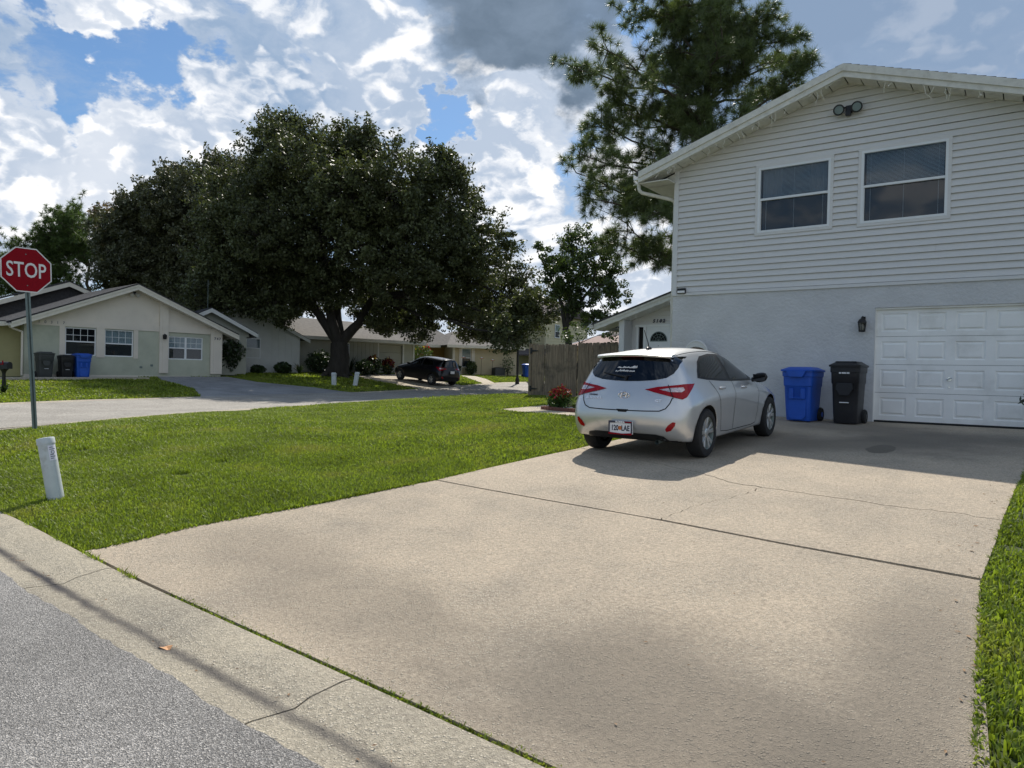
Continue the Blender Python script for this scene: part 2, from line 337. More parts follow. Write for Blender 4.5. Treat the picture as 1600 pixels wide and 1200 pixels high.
def link(name, me, parent=None, loc=(0, 0, 0), rot=(0, 0, 0), scale=None):
    o = bpy.data.objects.new(name, me); COL.objects.link(o); o.location = loc; o.rotation_euler = rot
    if parent is not None: o.parent = parent
    if scale: o.scale = scale
    return o
def build(name, mb, m, parent=None, loc=(0, 0, 0), rot=(0, 0, 0), smooth=False, bevel=0.):
    me = bpy.data.meshes.new(name); me.from_pydata(mb.v, [], mb.f)
    if bevel or smooth:
        bm = bmesh.new(); bm.from_mesh(me)
        bmesh.ops.recalc_face_normals(bm, faces=bm.faces)
        if bevel: bmesh.ops.bevel(bm, geom=[e for e in bm.edges if e.is_manifold and e.calc_face_angle(0) > .6], offset=bevel, segments=2, affect='EDGES', profile=.6)
        bm.to_mesh(me); bm.free()
    for q in (m if isinstance(m, (list, tuple)) else [m]): me.materials.append(q)
    if smooth:
        me.polygons.foreach_set('use_smooth', [True]*len(me.polygons))
        if smooth != 'all': me.set_sharp_from_angle(angle=R(38))
    return link(name, me, parent, loc, rot)
def tag(o, label=None, cat=None, group=None, kind=None):
    if label: o['label'] = label
    if cat: o['category'] = cat
    if group: o['group'] = group
    if kind: o['kind'] = kind
    return o
def thing(name, label, cat, loc=(0, 0, 0), rz=0, group=None, rot=None):
    o = bpy.data.objects.new(name, None); COL.objects.link(o); o.location = loc; o.rotation_euler = rot or (0, 0, rz); o.empty_display_size = .2
    return tag(o, label, cat, group)
def copy_tree(o, parent=None):
    c = o.copy(); COL.objects.link(c)
    if parent is not None: c.parent = parent; c.matrix_parent_inverse = Matrix()
    for ch in list(o.children): copy_tree(ch, c)
    return c
def text(name, s, size, m, parent=None, loc=(0, 0, 0), rot=(R(90), 0, 0), off=0., ext=.004, sx=1., align='CENTER', shear=0.):
    cu = bpy.data.curves.new('t', 'FONT'); cu.body = s; cu.size = size; cu.offset = off; cu.extrude = ext; cu.align_x = align; cu.align_y = 'CENTER'; cu.shear = shear; cu.resolution_u = 3
    ob = bpy.data.objects.new('t', cu); COL.objects.link(ob); dg = C.evaluated_depsgraph_get(); dg.update()
    me = bpy.data.meshes.new_from_object(ob.evaluated_get(dg)); bpy.data.objects.remove(ob)
    me.materials.clear(); me.materials.append(m)
    return link(name, me, parent, loc, rot, (sx, 1, 1))
def rrect(w, d, r, z, cx=0, cy=0, n=4):
    p = []
    for (sx, sy, a0) in ((1, 1, 0), (-1, 1, 90), (-1, -1, 180), (1, -1, 270)):
        for k in range(n+1):
            a = R(a0+90*k/n); p.append((cx+sx*(w/2-r)+r*math.cos(a), cy+sy*(d/2-r)+r*math.sin(a), z))
    return p

# ------------------------------------------------------------------ terrain height
HC = np.array([(-12,-8,-1.42),(0,-8,-1.42),(12,-8,-1.42),(-12,0,-1.5),(-6,0.5,-1.5),(0,0.5,-1.5),(8,0.5,-1.5),(-12,1.75,-1.52),(-5.5,1.75,-1.52),(0,1.6,-1.52),(8,1.4,-1.52),
(-9,2.45,-1.48),(-5.6,2.4,-1.48),(-2.8,2.3,-1.48),(0,2.2,-1.48),(6,2.1,-1.48),
(-5.4,6,-1.2),(-2.5,6,-1.2),(.2,6,-1.2),(6,6,-1.2),(-5.1,9,-1.01),(-2.5,9,-1.01),(.2,9,-1.01),(6,9,-1.0),(-4,12,-.87),(0,12,-.87),(6,12,-.87),(-6.5,15,-.75),(-3,15,-.75),(0,15,-.75),(6,15,-.75),
(0,24,-.75),(8,30,-.7),(-8.1,3.15,-1.38),(-13.86,5.04,-1.14),(-9.5,6,-1.13),(-9,10,-1.0),(-13,10,-1.05),(-11.6,15.1,-.95),(-10,16,-.88),(-9,20,-.72),(-14.5,20.8,-.74),(-11,21,-.73),(-15,16,-.98),
(-16,6,-1.2),(-17.5,9,-1.2),(-19.3,13,-1.2),(-21,19,-1.15),(-22.5,26,-1.05),(-23.5,36,-.95),(-23.6,8,-1.2),(-25.5,13,-1.18),(-26.2,18,-1.12),(-27.7,24.5,-1.0),(-29,31,-.85),(-28,45,-.6),
(-35.3,13,-.56),(-35,17,-.5),(-34.5,21,-.48),(-38,29,-.12),(-36,37.7,-.12),(-37,44,-.12),(-36,48,-.12),(-34,58,-.1),(-30,70,.0),(-50,30,.0),(-50,60,.1),(-60,15,-.2),(-75,40,.3),(-40,80,.2),(-15,40,-.7),(-10,60,-.5),(10,60,-.5),(-30,2,-1.0),(-40,0,-.8),(-14,-2,-1.45),(-22,-2,-1.45),(30,0,-1.4),(30,20,-.8),(30,50,-.6)], float)
def tps(r2): return .5*r2*np.log(r2+1e-9)
def _fit(Cp, lam=.02):
    n = len(Cp); d = Cp[:, None, :2]-Cp[None, :, :2]; K = tps((d**2).sum(-1))+lam*np.eye(n)
    Pm = np.c_[np.ones(n), Cp[:, :2]]; A = np.zeros((n+3, n+3)); A[:n, :n] = K; A[:n, n:] = Pm; A[n:, :n] = Pm.T
    return np.linalg.solve(A, np.r_[Cp[:, 2], 0, 0, 0])
HW = _fit(HC)
def H(x, y):
    x = np.asarray(x, float); y = np.asarray(y, float); s = x.shape
    x = np.clip(x.ravel(), -80, 35); y = np.clip(y.ravel(), -9, 85); z = np.empty(len(x))
    for i in range(0, len(x), 20000):
        a, b = x[i:i+20000], y[i:i+20000]
        z[i:i+20000] = tps((a[:, None]-HC[None, :, 0])**2+(b[:, None]-HC[None, :, 1])**2)@HW[:-3]+HW[-3]+HW[-2]*a+HW[-1]*b
    return z.reshape(s)
def h(x, y): return float(H(np.array([x]), np.array([y]))[0])
def in_poly(px, py, poly):
    px = np.asarray(px); py = np.asarray(py); ins = np.zeros(px.shape, bool); n = len(poly)
    for i in range(n):
        x1, y1 = poly[i]; x2, y2 = poly[(i+1) % n]
        if y1 == y2: continue
        cnd = ((y1 > py) != (y2 > py)) & (px < (x2-x1)*(py-y1)/(y2-y1)+x1); ins ^= cnd
    return ins
def densify(poly, sp, jit=0., closed=True):
    out = []; n = len(poly)
    for i in range(n if closed else n-1):
        a = np.array(poly[i], float); b = np.array(poly[(i+1) % n], float); k = max(1, int(np.linalg.norm(b-a)/sp))
        for j in range(k):
            p = a+(b-a)*j/k
            if jit and j: p = p+RNG.uniform(-jit, jit, 2)
            out.append(tuple(p))
    if not closed: out.append(tuple(poly[-1]))
    return out
def sheet(name, poly, m, dz=0., sp=.5, esp=None, jit=0., skirt=.12, parent=None, kind=None):
    b = densify(poly, esp or sp, jit); P = np.array(b)
    gx, gy = np.meshgrid(np.arange(P[:, 0].min(), P[:, 0].max(), sp)+.013, np.arange(P[:, 1].min(), P[:, 1].max(), sp)+.017)
    gx, gy = gx.ravel(), gy.ravel(); k = in_poly(gx, gy, b); gx, gy = gx[k], gy[k]
    if len(gx):
        ok = np.ones(len(gx), bool)
        for q in b: ok &= (gx-q[0])**2+(gy-q[1])**2 > (sp*.35)**2
        gx, gy = gx[ok], gy[ok]
    pts = [Vector(q) for q in b]+[Vector((x, y)) for x, y in zip(gx, gy)]
    v, e, f, *_ = delaunay_2d_cdt(pts, [], [list(range(len(b)))], 1, 1e-5)
    V = np.array([(q[0], q[1]) for q in v]); Z = H(V[:, 0], V[:, 1])+dz
    mb = MB(); mb.v = [(x, y, z) for (x, y), z in zip(V.tolist(), Z)]; mb.f = [tuple(q) for q in f]
    if skirt:
        n = len(b); zb = H(P[:, 0], P[:, 1])+dz
        mb.add([(b[i][0], b[i][1], zb[i]) for i in range(n)]+[(b[i][0], b[i][1], zb[i]-skirt) for i in range(n)], [(i, (i+1) % n, n+(i+1) % n, n+i) for i in range(n)])
    o = build(name, mb, m, parent)
    if kind: o['kind'] = kind
    return o

# ------------------------------------------------------------------ ground, streets, kerbs, drive
def ground():
    xs = np.unique(np.r_[[-900, -500, -300, -180, -120], np.arange(-80, -22, 1.5), np.arange(-22, 4, .4), np.arange(4, 36, 2), [50, 90, 160, 300, 900]])
    ys = np.unique(np.r_[[-900, -300, -100, -40], np.arange(-14, 2, 1.0), np.arange(2, 22, .4), np.arange(22, 88, 1.5), [100, 130, 180, 300, 500, 900]])
    X, Y = np.meshgrid(xs, ys); Z = H(X, Y)-.035
    nx, ny = len(xs), len(ys); i = np.arange(nx*ny).reshape(ny, nx)
    f = np.stack([i[:-1, :-1], i[:-1, 1:], i[1:, 1:], i[1:, :-1]], -1).reshape(-1, 4)
    tag(link('ground', rawmesh('ground', np.stack([X, Y, Z], -1).reshape(-1, 3), f, M['soil'], True)), kind='structure')
ground()
KX = lambda x: 1.59-.057*x             # front edge of the kerb along the near street
near2 = [(-15.3, 5.6), (-16.0, 6.6), (-17.3, 8.4), (-18.1, 10.3), (-18.9, 12.8), (-19.6, 15.6), (-20.5, 19), (-21.6, 25), (-22.6, 33), (-23.5, 45), (-24.2, 70)]
far2 = [(-22.6, 1.0), (-23.2, 6.0), (-24.2, 8.9), (-25.0, 11), (-25.6, 14), (-25.8, 17.5), (-26.1, 22), (-26.9, 27), (-28.1, 32), (-29.5, 40), (-30.5, 70)]
arc = [(-11.6+3.9*math.sin(a), 6.1-3.9*math.cos(a)) for a in np.linspace(0, -1.25, 8)]
kpath = [(x, KX(x)) for x in (9.0, 2.95, .15, -2.63, -5.41, -8.2, -10.8)]+[(x, y+.02) for x, y in arc[1:]]+near2[1:]
def kerb(name, path, side, sec=2.78, joints=None):
    root = bpy.data.objects.new(name, None); COL.objects.link(root); tag(root, kind='structure')
    P = np.array(densify(path, .45, closed=False)); d = np.r_[0, np.cumsum(np.linalg.norm(np.diff(P, axis=0), axis=1))]
    cuts = joints if joints is not None else np.arange(0, d[-1]+.01, sec)
    prof = ((0, 0), (.03, .004), (.25, -.016), (.33, .006), (.51, 0), (.565, -.004), (.57, -.1))
    for a, b in zip(cuts[:-1], cuts[1:]):
        s = np.unique(np.r_[a+.006, d[(d > a+.01) & (d < b-.01)], b-.006]); x = np.interp(s, d, P[:, 0]); y = np.interp(s, d, P[:, 1])
        tx, ty = np.gradient(x), np.gradient(y); l = np.hypot(tx, ty); nx, ny = -ty/l*side, tx/l*side
        mb = MB(); zf = H(x, y); zb = H(x+nx*.57, y+ny*.57); rings = []
        for i in range(len(s)):
            rise = zb[i]-zf[i]; r = []
            for w, dz in prof:
                tt = 0 if w < .27 else min(1, (w-.27)/.25); tt = tt*tt*(3-2*tt)
                r.append((x[i]+nx[i]*w, y[i]+ny[i]*w, zf[i]+rise*tt+dz+.006))
            r.append((x[i]-nx[i]*.002, y[i]-ny[i]*.002, zf[i]-.12)); rings.append(r)
        mb.loft(rings); build('kerb_section', mb, M['kerb'], root, smooth=True)
    return root
kd = np.r_[0, np.cumsum(np.linalg.norm(np.diff(np.array(kpath), axis=0), axis=1))]
kerb('kerb', kpath, -1, joints=np.r_[kd[:7], np.arange(kd[6]+2.78, kd[-1], 2.78)])
kerb('far_kerb', far2, 1, 3.0)
_r = random.Random(12)
sheet('street', [(30, KX(30)+.3)]+[(x, KX(x)+.010+_r.uniform(-.008, .016)+.008*math.sin(x*5)) for x in np.arange(9, -10.8, -.07)]+[arc[0], (-13.5, 1.2), (-16, .6), (-30, 1.2), (-60, 2.0), (-60, -7), (30, -7)], M['asphalt'], .011, 1.2, .6, 0, .1, kind='structure')
sheet('side_street', [(-15.2, 5.5)]+near2[1:]+far2[::-1]+[(-22.5, 1.1), (-16, .7), (-13.5, 1.3), (-11.7, 2.25)]+arc[1:7], M['asphalt2'], .004, 1.2, .6, 0, .1, kind='structure')

JN = [(-5.38, 5.95), (-4.1, 5.84), (-2.76, 5.73), (-1.5, 5.56), (-.23, 5.45)]
yj = lambda x: float(np.interp(x, [q[0] for q in JN], [q[1] for q in JN]))
CK = [(-5.17, 8.75), (-3.9, 8.22), (-2.99, 7.82), (-2.62, 7.52), (-2.21, 7.40), (-1.6, 7.33), (-.96, 7.23), (-.55, 7.24), (-.17, 7.16)]
BR = [(-2.21, 7.40), (-2.26, 7.0), (-2.42, 6.5), (-2.52, 6.1), (-2.56, yj(-2.56)+.016)]
bk = lambda x: KX(x)+.585
drive = bpy.data.objects.new('driveway', None); COL.objects.link(drive); tag(drive, kind='structure')
def off(line, dx, dy): return [(x+dx, y+dy) for x, y in line]
random.seed(9)
CKj = []
for a, b in zip(CK[:-1], CK[1:]):
    for k in range(6): CKj.append((a[0]+(b[0]-a[0])*k/6, a[1]+(b[1]-a[1])*k/6+(random.uniform(-.03, .03) if k else 0)))
CKj.append(CK[-1])
BRj = []
for a, b in zip(BR[:-1], BR[1:]):
    for k in range(6): BRj.append((a[0]+(b[0]-a[0])*k/6+(random.uniform(-.025, .025) if k else 0), a[1]+(b[1]-a[1])*k/6))
BRj.append(BR[-1])
i0 = next(i for i, q in enumerate(CKj) if abs(q[0]+2.21) < 1e-6)
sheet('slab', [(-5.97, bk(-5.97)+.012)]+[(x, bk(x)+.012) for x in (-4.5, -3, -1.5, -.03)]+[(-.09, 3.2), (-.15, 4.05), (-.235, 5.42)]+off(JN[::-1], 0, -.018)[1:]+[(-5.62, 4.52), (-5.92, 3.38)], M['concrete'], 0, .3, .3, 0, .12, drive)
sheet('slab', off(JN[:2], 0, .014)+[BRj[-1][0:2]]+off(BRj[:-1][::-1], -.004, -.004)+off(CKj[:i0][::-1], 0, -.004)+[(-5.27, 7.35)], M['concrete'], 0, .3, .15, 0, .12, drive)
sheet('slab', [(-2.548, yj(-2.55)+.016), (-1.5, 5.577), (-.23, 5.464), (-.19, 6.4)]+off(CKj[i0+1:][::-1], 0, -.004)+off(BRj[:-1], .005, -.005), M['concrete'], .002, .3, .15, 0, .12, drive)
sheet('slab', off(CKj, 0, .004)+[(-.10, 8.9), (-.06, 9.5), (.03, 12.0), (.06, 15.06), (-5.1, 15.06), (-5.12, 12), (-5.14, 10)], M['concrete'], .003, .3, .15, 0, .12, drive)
walkpoly = [(-11.6, 15.1), (-7.7, 12.95), (-5.14, 11.5), (-5.14, 12.9), (-8.1, 13.95), (-10.5, 15.7), (-9.8, 17.4), (-6.7, 16.6), (-6.7, 19.5), (-10.9, 19.5), (-11.3, 17.4)]
sheet('walk', walkpoly, M['walk'], .004, .4, .4, 0, .1, kind='structure')
Bdr = [(-25.75, 15.0), (-29.6, 16.9), (-33.0, 17.2), (-34.9, 18.0), (-34.6, 21.6), (-32.1, 21.7), (-29.5, 23.3), (-26.35, 23.4), (-26.1, 20)]
Cdr = [(-27.6, 29.5), (-30.2, 29.9), (-34.5, 30.4), (-36.3, 33.0), (-35.9, 36.2), (-32.5, 35.4), (-28.9, 34.3)]
Ddr = [(-29.1, 36.8), (-33.5, 40.0), (-36.2, 42.5), (-35.6, 43.6), (-32.6, 41.3), (-29.3, 38.2)]
sheet('neighbour_driveway', Bdr, M['farconc'], .004, 1.0, .6, 0, .1, kind='structure')
sheet('neighbour_driveway', Cdr, M['walk'], .004, 1.0, .6, 0, .1, kind='structure')
sheet('path', Ddr, M['walk'], .004, 1.0, .6, 0, .1, kind='structure')
sheet('path', [(-34.3, 9.0), (-33.5, 16.9), (-33.9, 17.1), (-34.9, 9.0)], M['walk'], .05, .8, .8, 0, .1, kind='structure')

# ------------------------------------------------------------------ grass
BED = [(-10.45, 15.66), (-8.1, 13.98), (-6.75, 13.6), (-6.75, 16.5), (-9.75, 17.3)]
DRV = [(-5.98, bk(-5.98)), (0, bk(0)), (-.09, 3.2), (-.15, 4.05), (-.235, 5.4), (-.18, 6.7), (-.06, 9.5), (.05, 15.05), (-5.1, 15.05), (-5.14, 10), (-5.38, 6.0), (-5.62, 4.52), (-5.92, 3.38)]
BARE = [(-10.2, 7.9, .13), (-8.4, 5.2, .12), (-8.1, 4.5, .14), (-11.2, 4.7, .12), (-8.9, 8.6, .10), (-11.8, 9.6, .15), (-9.8, 11.2, .15), (-13.6, 8.2, .16), (-7.3, 6.2, .08)]
def grass():
    P = []
    def scatter(x0, x1, y0, y1, dens, cond):
        n = int((x1-x0)*(y1-y0)*dens); x = RNG.uniform(x0, x1, n); y = RNG.uniform(y0, y1, n); k = cond(x, y); return np.stack([x[k], y[k]], 1)
    n2x = np.array([q[0] for q in near2]); n2y = np.array([q[1] for q in near2])
    def lawn(x, y):
        edge = np.interp(y, np.r_[1.5, 2.2, 2.9, 4.2, n2y], np.r_[-11.6, -11.6, -13.6, -14.6, n2x])
        k = (y > KX(x)+.57+.02*np.sin(x*9)) & (x > edge+.60) & ~in_poly(x, y, DRV) & ~in_poly(x, y, walkpoly) & ~in_poly(x, y, BED) & (y < 20.75)
        for qx, qy, qr in BARE: k &= ((x-qx)**2+(y-qy)**2 > qr*qr*(.6+.8*RNG.rand(len(x))))
        k &= ~((x > -6.75) & (x < .5) & (y > 15.0)) & ~((x > -10.3) & (y > 19.4))
        return k
    out = []
    def blades(xy, hgt, wid):
        out.append((xy, np.full(len(xy), hgt), np.full(len(xy), wid)))
    A = scatter(-11, -5, 2, 7, 7500, lawn); blades(A, .048, .0046)
    A = scatter(-15.5, -11, 2.3, 7, 3200, lawn); blades(A, .053, .007)
    A = scatter(-17.5, -5, 7, 12, 2900, lawn); blades(A, .055, .008)
    A = scatter(-20.5, -5, 12, 20.8, 1300, lawn); blades(A, .062, .013)
    bare = lambda x, y: lawn(x, y) & ~((x < .9) & (y > 7.2) & (y < 8.0) & (RNG.rand(len(x)) < .85)) & ~((x < 1) & (y > 6.3) & (y < 6.5) & (RNG.rand(len(x)) < .7))
    A = scatter(-.3, 1.6, 2.2, 13.5, 3600, bare); blades(A, .042, .0065)
    A = scatter(1.6, 7, 2.2, 15, 300, lawn); blades(A, .06, .014)
    # tufts in the joint between kerb and drive
    t = RNG.uniform(-4.6, -.2, 3400); w = np.clip(np.interp(t, [-4.6, -3.9, -3, -.2], [.2, 1, 1, 1])+.5*np.sin(t*7)*.4, .15, 1.3)
    k = RNG.rand(3400) < w*.9
    A = np.stack([t, KX(t)+.592+RNG.normal(0, .012, 3400)], 1)[k]; blades(A, .028, .006)
    # along the sides of the drive, hanging over the edge
    for (a, b, c2, d2, n) in ((-5.95, 2.6, -5.90, 3.4, 500), (-5.90, 3.4, -5.62, 4.52, 700), (-5.62, 4.52, -5.38, 6.0, 800), (-5.38, 6, -5.17, 9.6, 1100), (-.11, 2.6, -.22, 5.4, 1500), (-.22, 5.4, -.05, 9.6, 900)):
        q = RNG.rand(n); s = -1 if a < -3 else 1
        A = np.stack([a+(c2-a)*q+s*np.abs(RNG.normal(0, .03, n))-s*.012, b+(d2-b)*q], 1); blades(A, .045, .007)
    def far(x, y):
        e = np.interp(y, [q[1] for q in far2], [q[0] for q in far2])
        return (x < e-.65) & ~in_poly(x, y, Bdr) & ~in_poly(x, y, Cdr) & ~in_poly(x, y, Ddr) & ~((x < -33.5) & (y < 17)) & ~((x < -34.8) & (y < 23)) & (x > -37)
    A = scatter(-36.5, -22, 1, 24, 330, far); blades(A, .07, .024)
    A = scatter(-37.5, -24, 24, 50, 170, far); blades(A, .085, .035)
    A = scatter(-23, -14.6, 20.8, 50, 90, lambda x, y: x > np.interp(y, n2y, n2x)+.7); blades(A, .08, .03)
    XY = np.concatenate([q[0] for q in out]); HG = np.concatenate([q[1] for q in out]); WD = np.concatenate([q[2] for q in out]); n = len(XY)
    pn = np.sin(XY[:, 0]*1.3+2*np.sin(XY[:, 1]*.7))*np.cos(XY[:, 1]*1.1+XY[:, 0]*.4)
    HG = HG*RNG.uniform(.55, 1.35, n)*(1+.22*pn); WD = WD*RNG.uniform(.7, 1.3, n)
    z = H(XY[:, 0], XY[:, 1])-.04
    a = RNG.uniform(0, 2*np.pi, n); ln = RNG.uniform(.15, 1.0, n)*HG; b = a+RNG.uniform(-.8, .8, n)
    base = np.c_[XY, z]; sx = np.c_[np.cos(a), np.sin(a), np.zeros(n)]*WD[:, None]; ld = np.c_[-np.sin(b), np.cos(b), np.zeros(n)]
    mid = base+ld*(ln*.38)[:, None]+np.c_[np.zeros((n, 2)), HG*.72+.012]
    tip = base+ld*ln[:, None]+np.c_[np.zeros((n, 2)), HG+.012]
    V = np.stack([base-sx, base+sx, mid+sx*.8, mid-sx*.8, tip], 1).reshape(-1, 3); i = np.arange(n)*5
    F = np.concatenate([np.stack([i, i+1, i+2], 1), np.stack([i, i+2, i+3], 1), np.stack([i+3, i+2, i+4], 1)])
    tag(link('grass', rawmesh('grass', V, F, M['grass'])), 'short mown green lawn grass with paler patches', 'grass', kind='stuff')
grass()

# ------------------------------------------------------------------ the grey house with the garage
def windows_in(parent, x0, x1, z0, z1, y, m_in=None, fr=.045, kind='hung', blind=True, curtain=None, rail=.5, lower=None, grid=None, depth=.06):
    w = thing('window', None, None); w.parent = parent
    f = MB()
    f.box(x0, x1, y-.03, y+depth, z0, z0+fr); f.box(x0, x1, y-.03, y+depth, z1-fr, z1); f.box(x0, x0+fr, y-.027, y+depth, z0+fr, z1-fr); f.box(x1-fr, x1, y-.027, y+depth, z0+fr, z1-fr)
    zm = z0+(z1-z0)*rail; f.box(x0+fr, x1-fr, y-.02, y+.03, zm-fr*.5, zm+fr*.5)
    f.box(x0+fr, x0+fr+.015, y-.010, y+.03, z0+fr, zm-fr*.5)
    build('frame', f, M['alum'], w)
    build('pane', MB().box(x0+fr, x1-fr, y+.004, y+.008, zm+fr*.5, z1-fr), M['glass'], w)
    build('pane', MB().box(x0+fr, x1-fr, y+.034, y+.038, z0+fr, zm-fr*.5), M['glass'], w)
    if lower: build('screen', MB().box(x0+fr, x1-fr, y+.045, y+.047, z0+fr, zm-fr*.5), lower, w)
    if grid:
        g = MB(); nx, nz = grid
        for i in range(1, nx): xx = x0+fr+(x1-x0-2*fr)*i/nx; g.box(xx-.012, xx+.012, y-.006, y+.002, zm+fr*.5, z1-fr)
        for i in range(1, nz): zz = zm+(z1-fr-zm)*i/nz; g.box(x0+fr, x1-fr, y-.005, y+.001, zz-.012, zz+.012)
        build('muntin', g, M['alum'], w)
    if blind:
        b = MB(); z = z1-fr-.02
        while z > z0+fr+.02:
            a = .006; b.quad((x0+fr+.03, y+.056-a, z-.0085), (x1-fr-.02, y+.056-a, z-.0085), (x1-fr-.02, y+.056+a, z+.0085), (x0+fr+.03, y+.056+a, z+.0085)); z -= .024
        for k in (.08, .5, .92): xx = x0+fr+(x1-x0-2*fr)*k; b.box(xx-.003, xx+.003, y+.044, y+.046, z0+fr, z1-fr)
        build('blind', b, M['blind'], w)
    if curtain:
        for (a, c) in curtain[1]:
            k = MB(); n = 26; pts = [(a+(c-a)*i/n, y+.13+.025*math.sin(i*1.9)) for i in range(n+1)]
            for i in range(n): k.quad((pts[i][0], pts[i][1], z0), (pts[i+1][0], pts[i+1][1], z0), (pts[i+1][0], pts[i+1][1], z1), (pts[i][0], pts[i][1], z1))
            build('curtain', k, curtain[0], w, smooth='all')
    return w
def wall_rects(mb, x0, x1, z0, z1, holes, y0, y1):
    xs = sorted({x0, x1, *[q for hh in holes for q in hh[:2] if x0 < q < x1]})
    for a, b in zip(xs[:-1], xs[1:]):
        z = z0
        for hh in sorted([q for q in holes if q[0] < (a+b)/2 < q[1]], key=lambda q: q[2]):
            if hh[2] > z: mb.box(a, b, y0, y1, z, hh[2])
            z = hh[3]
        if z < z1: mb.box(a, b, y0, y1, z, z1)
def gable_roof(parent, xl, xr, xa, ze, za, y0, y1, m, th=.05, name='roof', overl=.02, tabs=.14):
    # two slopes of shingle courses running along the ridge; each course laps the one below
    r = MB()
    for s, xe in ((-1, xl), (1, xr)):
        n = max(4, int(abs(xe-xa)/tabs)); P = [(xa+(xe-xa)*i/n, za+(ze-za)*i/n) for i in range(n+1)]
        for i in range(n):
            (xA, zA), (xB, zB) = P[i], P[i+1]; l = .012
            r.add([(xA, y0, zA), (xB, y0, zB+l), (xB, y1, zB+l), (xA, y1, zA), (xA, y0, zA-th), (xB, y0, zB-th), (xB, y1, zB-th), (xA, y1, zA-th)],
                  [(0, 1, 2, 3), (7, 6, 5, 4), (4, 5, 1, 0), (5, 6, 2, 1), (6, 7, 3, 2)])
    return build(name, r, m, parent)
def rake(mb, xa, za, xb, zb, y0, y1, top, bot):   # a board along a sloping edge, between top and bottom offsets (vertical)
    if xa > xb: xa, za, xb, zb = xb, zb, xa, za
    mb.prism([(xa, za-bot), (xb, zb-bot), (xb, zb-top), (xa, za-top)], y0, y1)

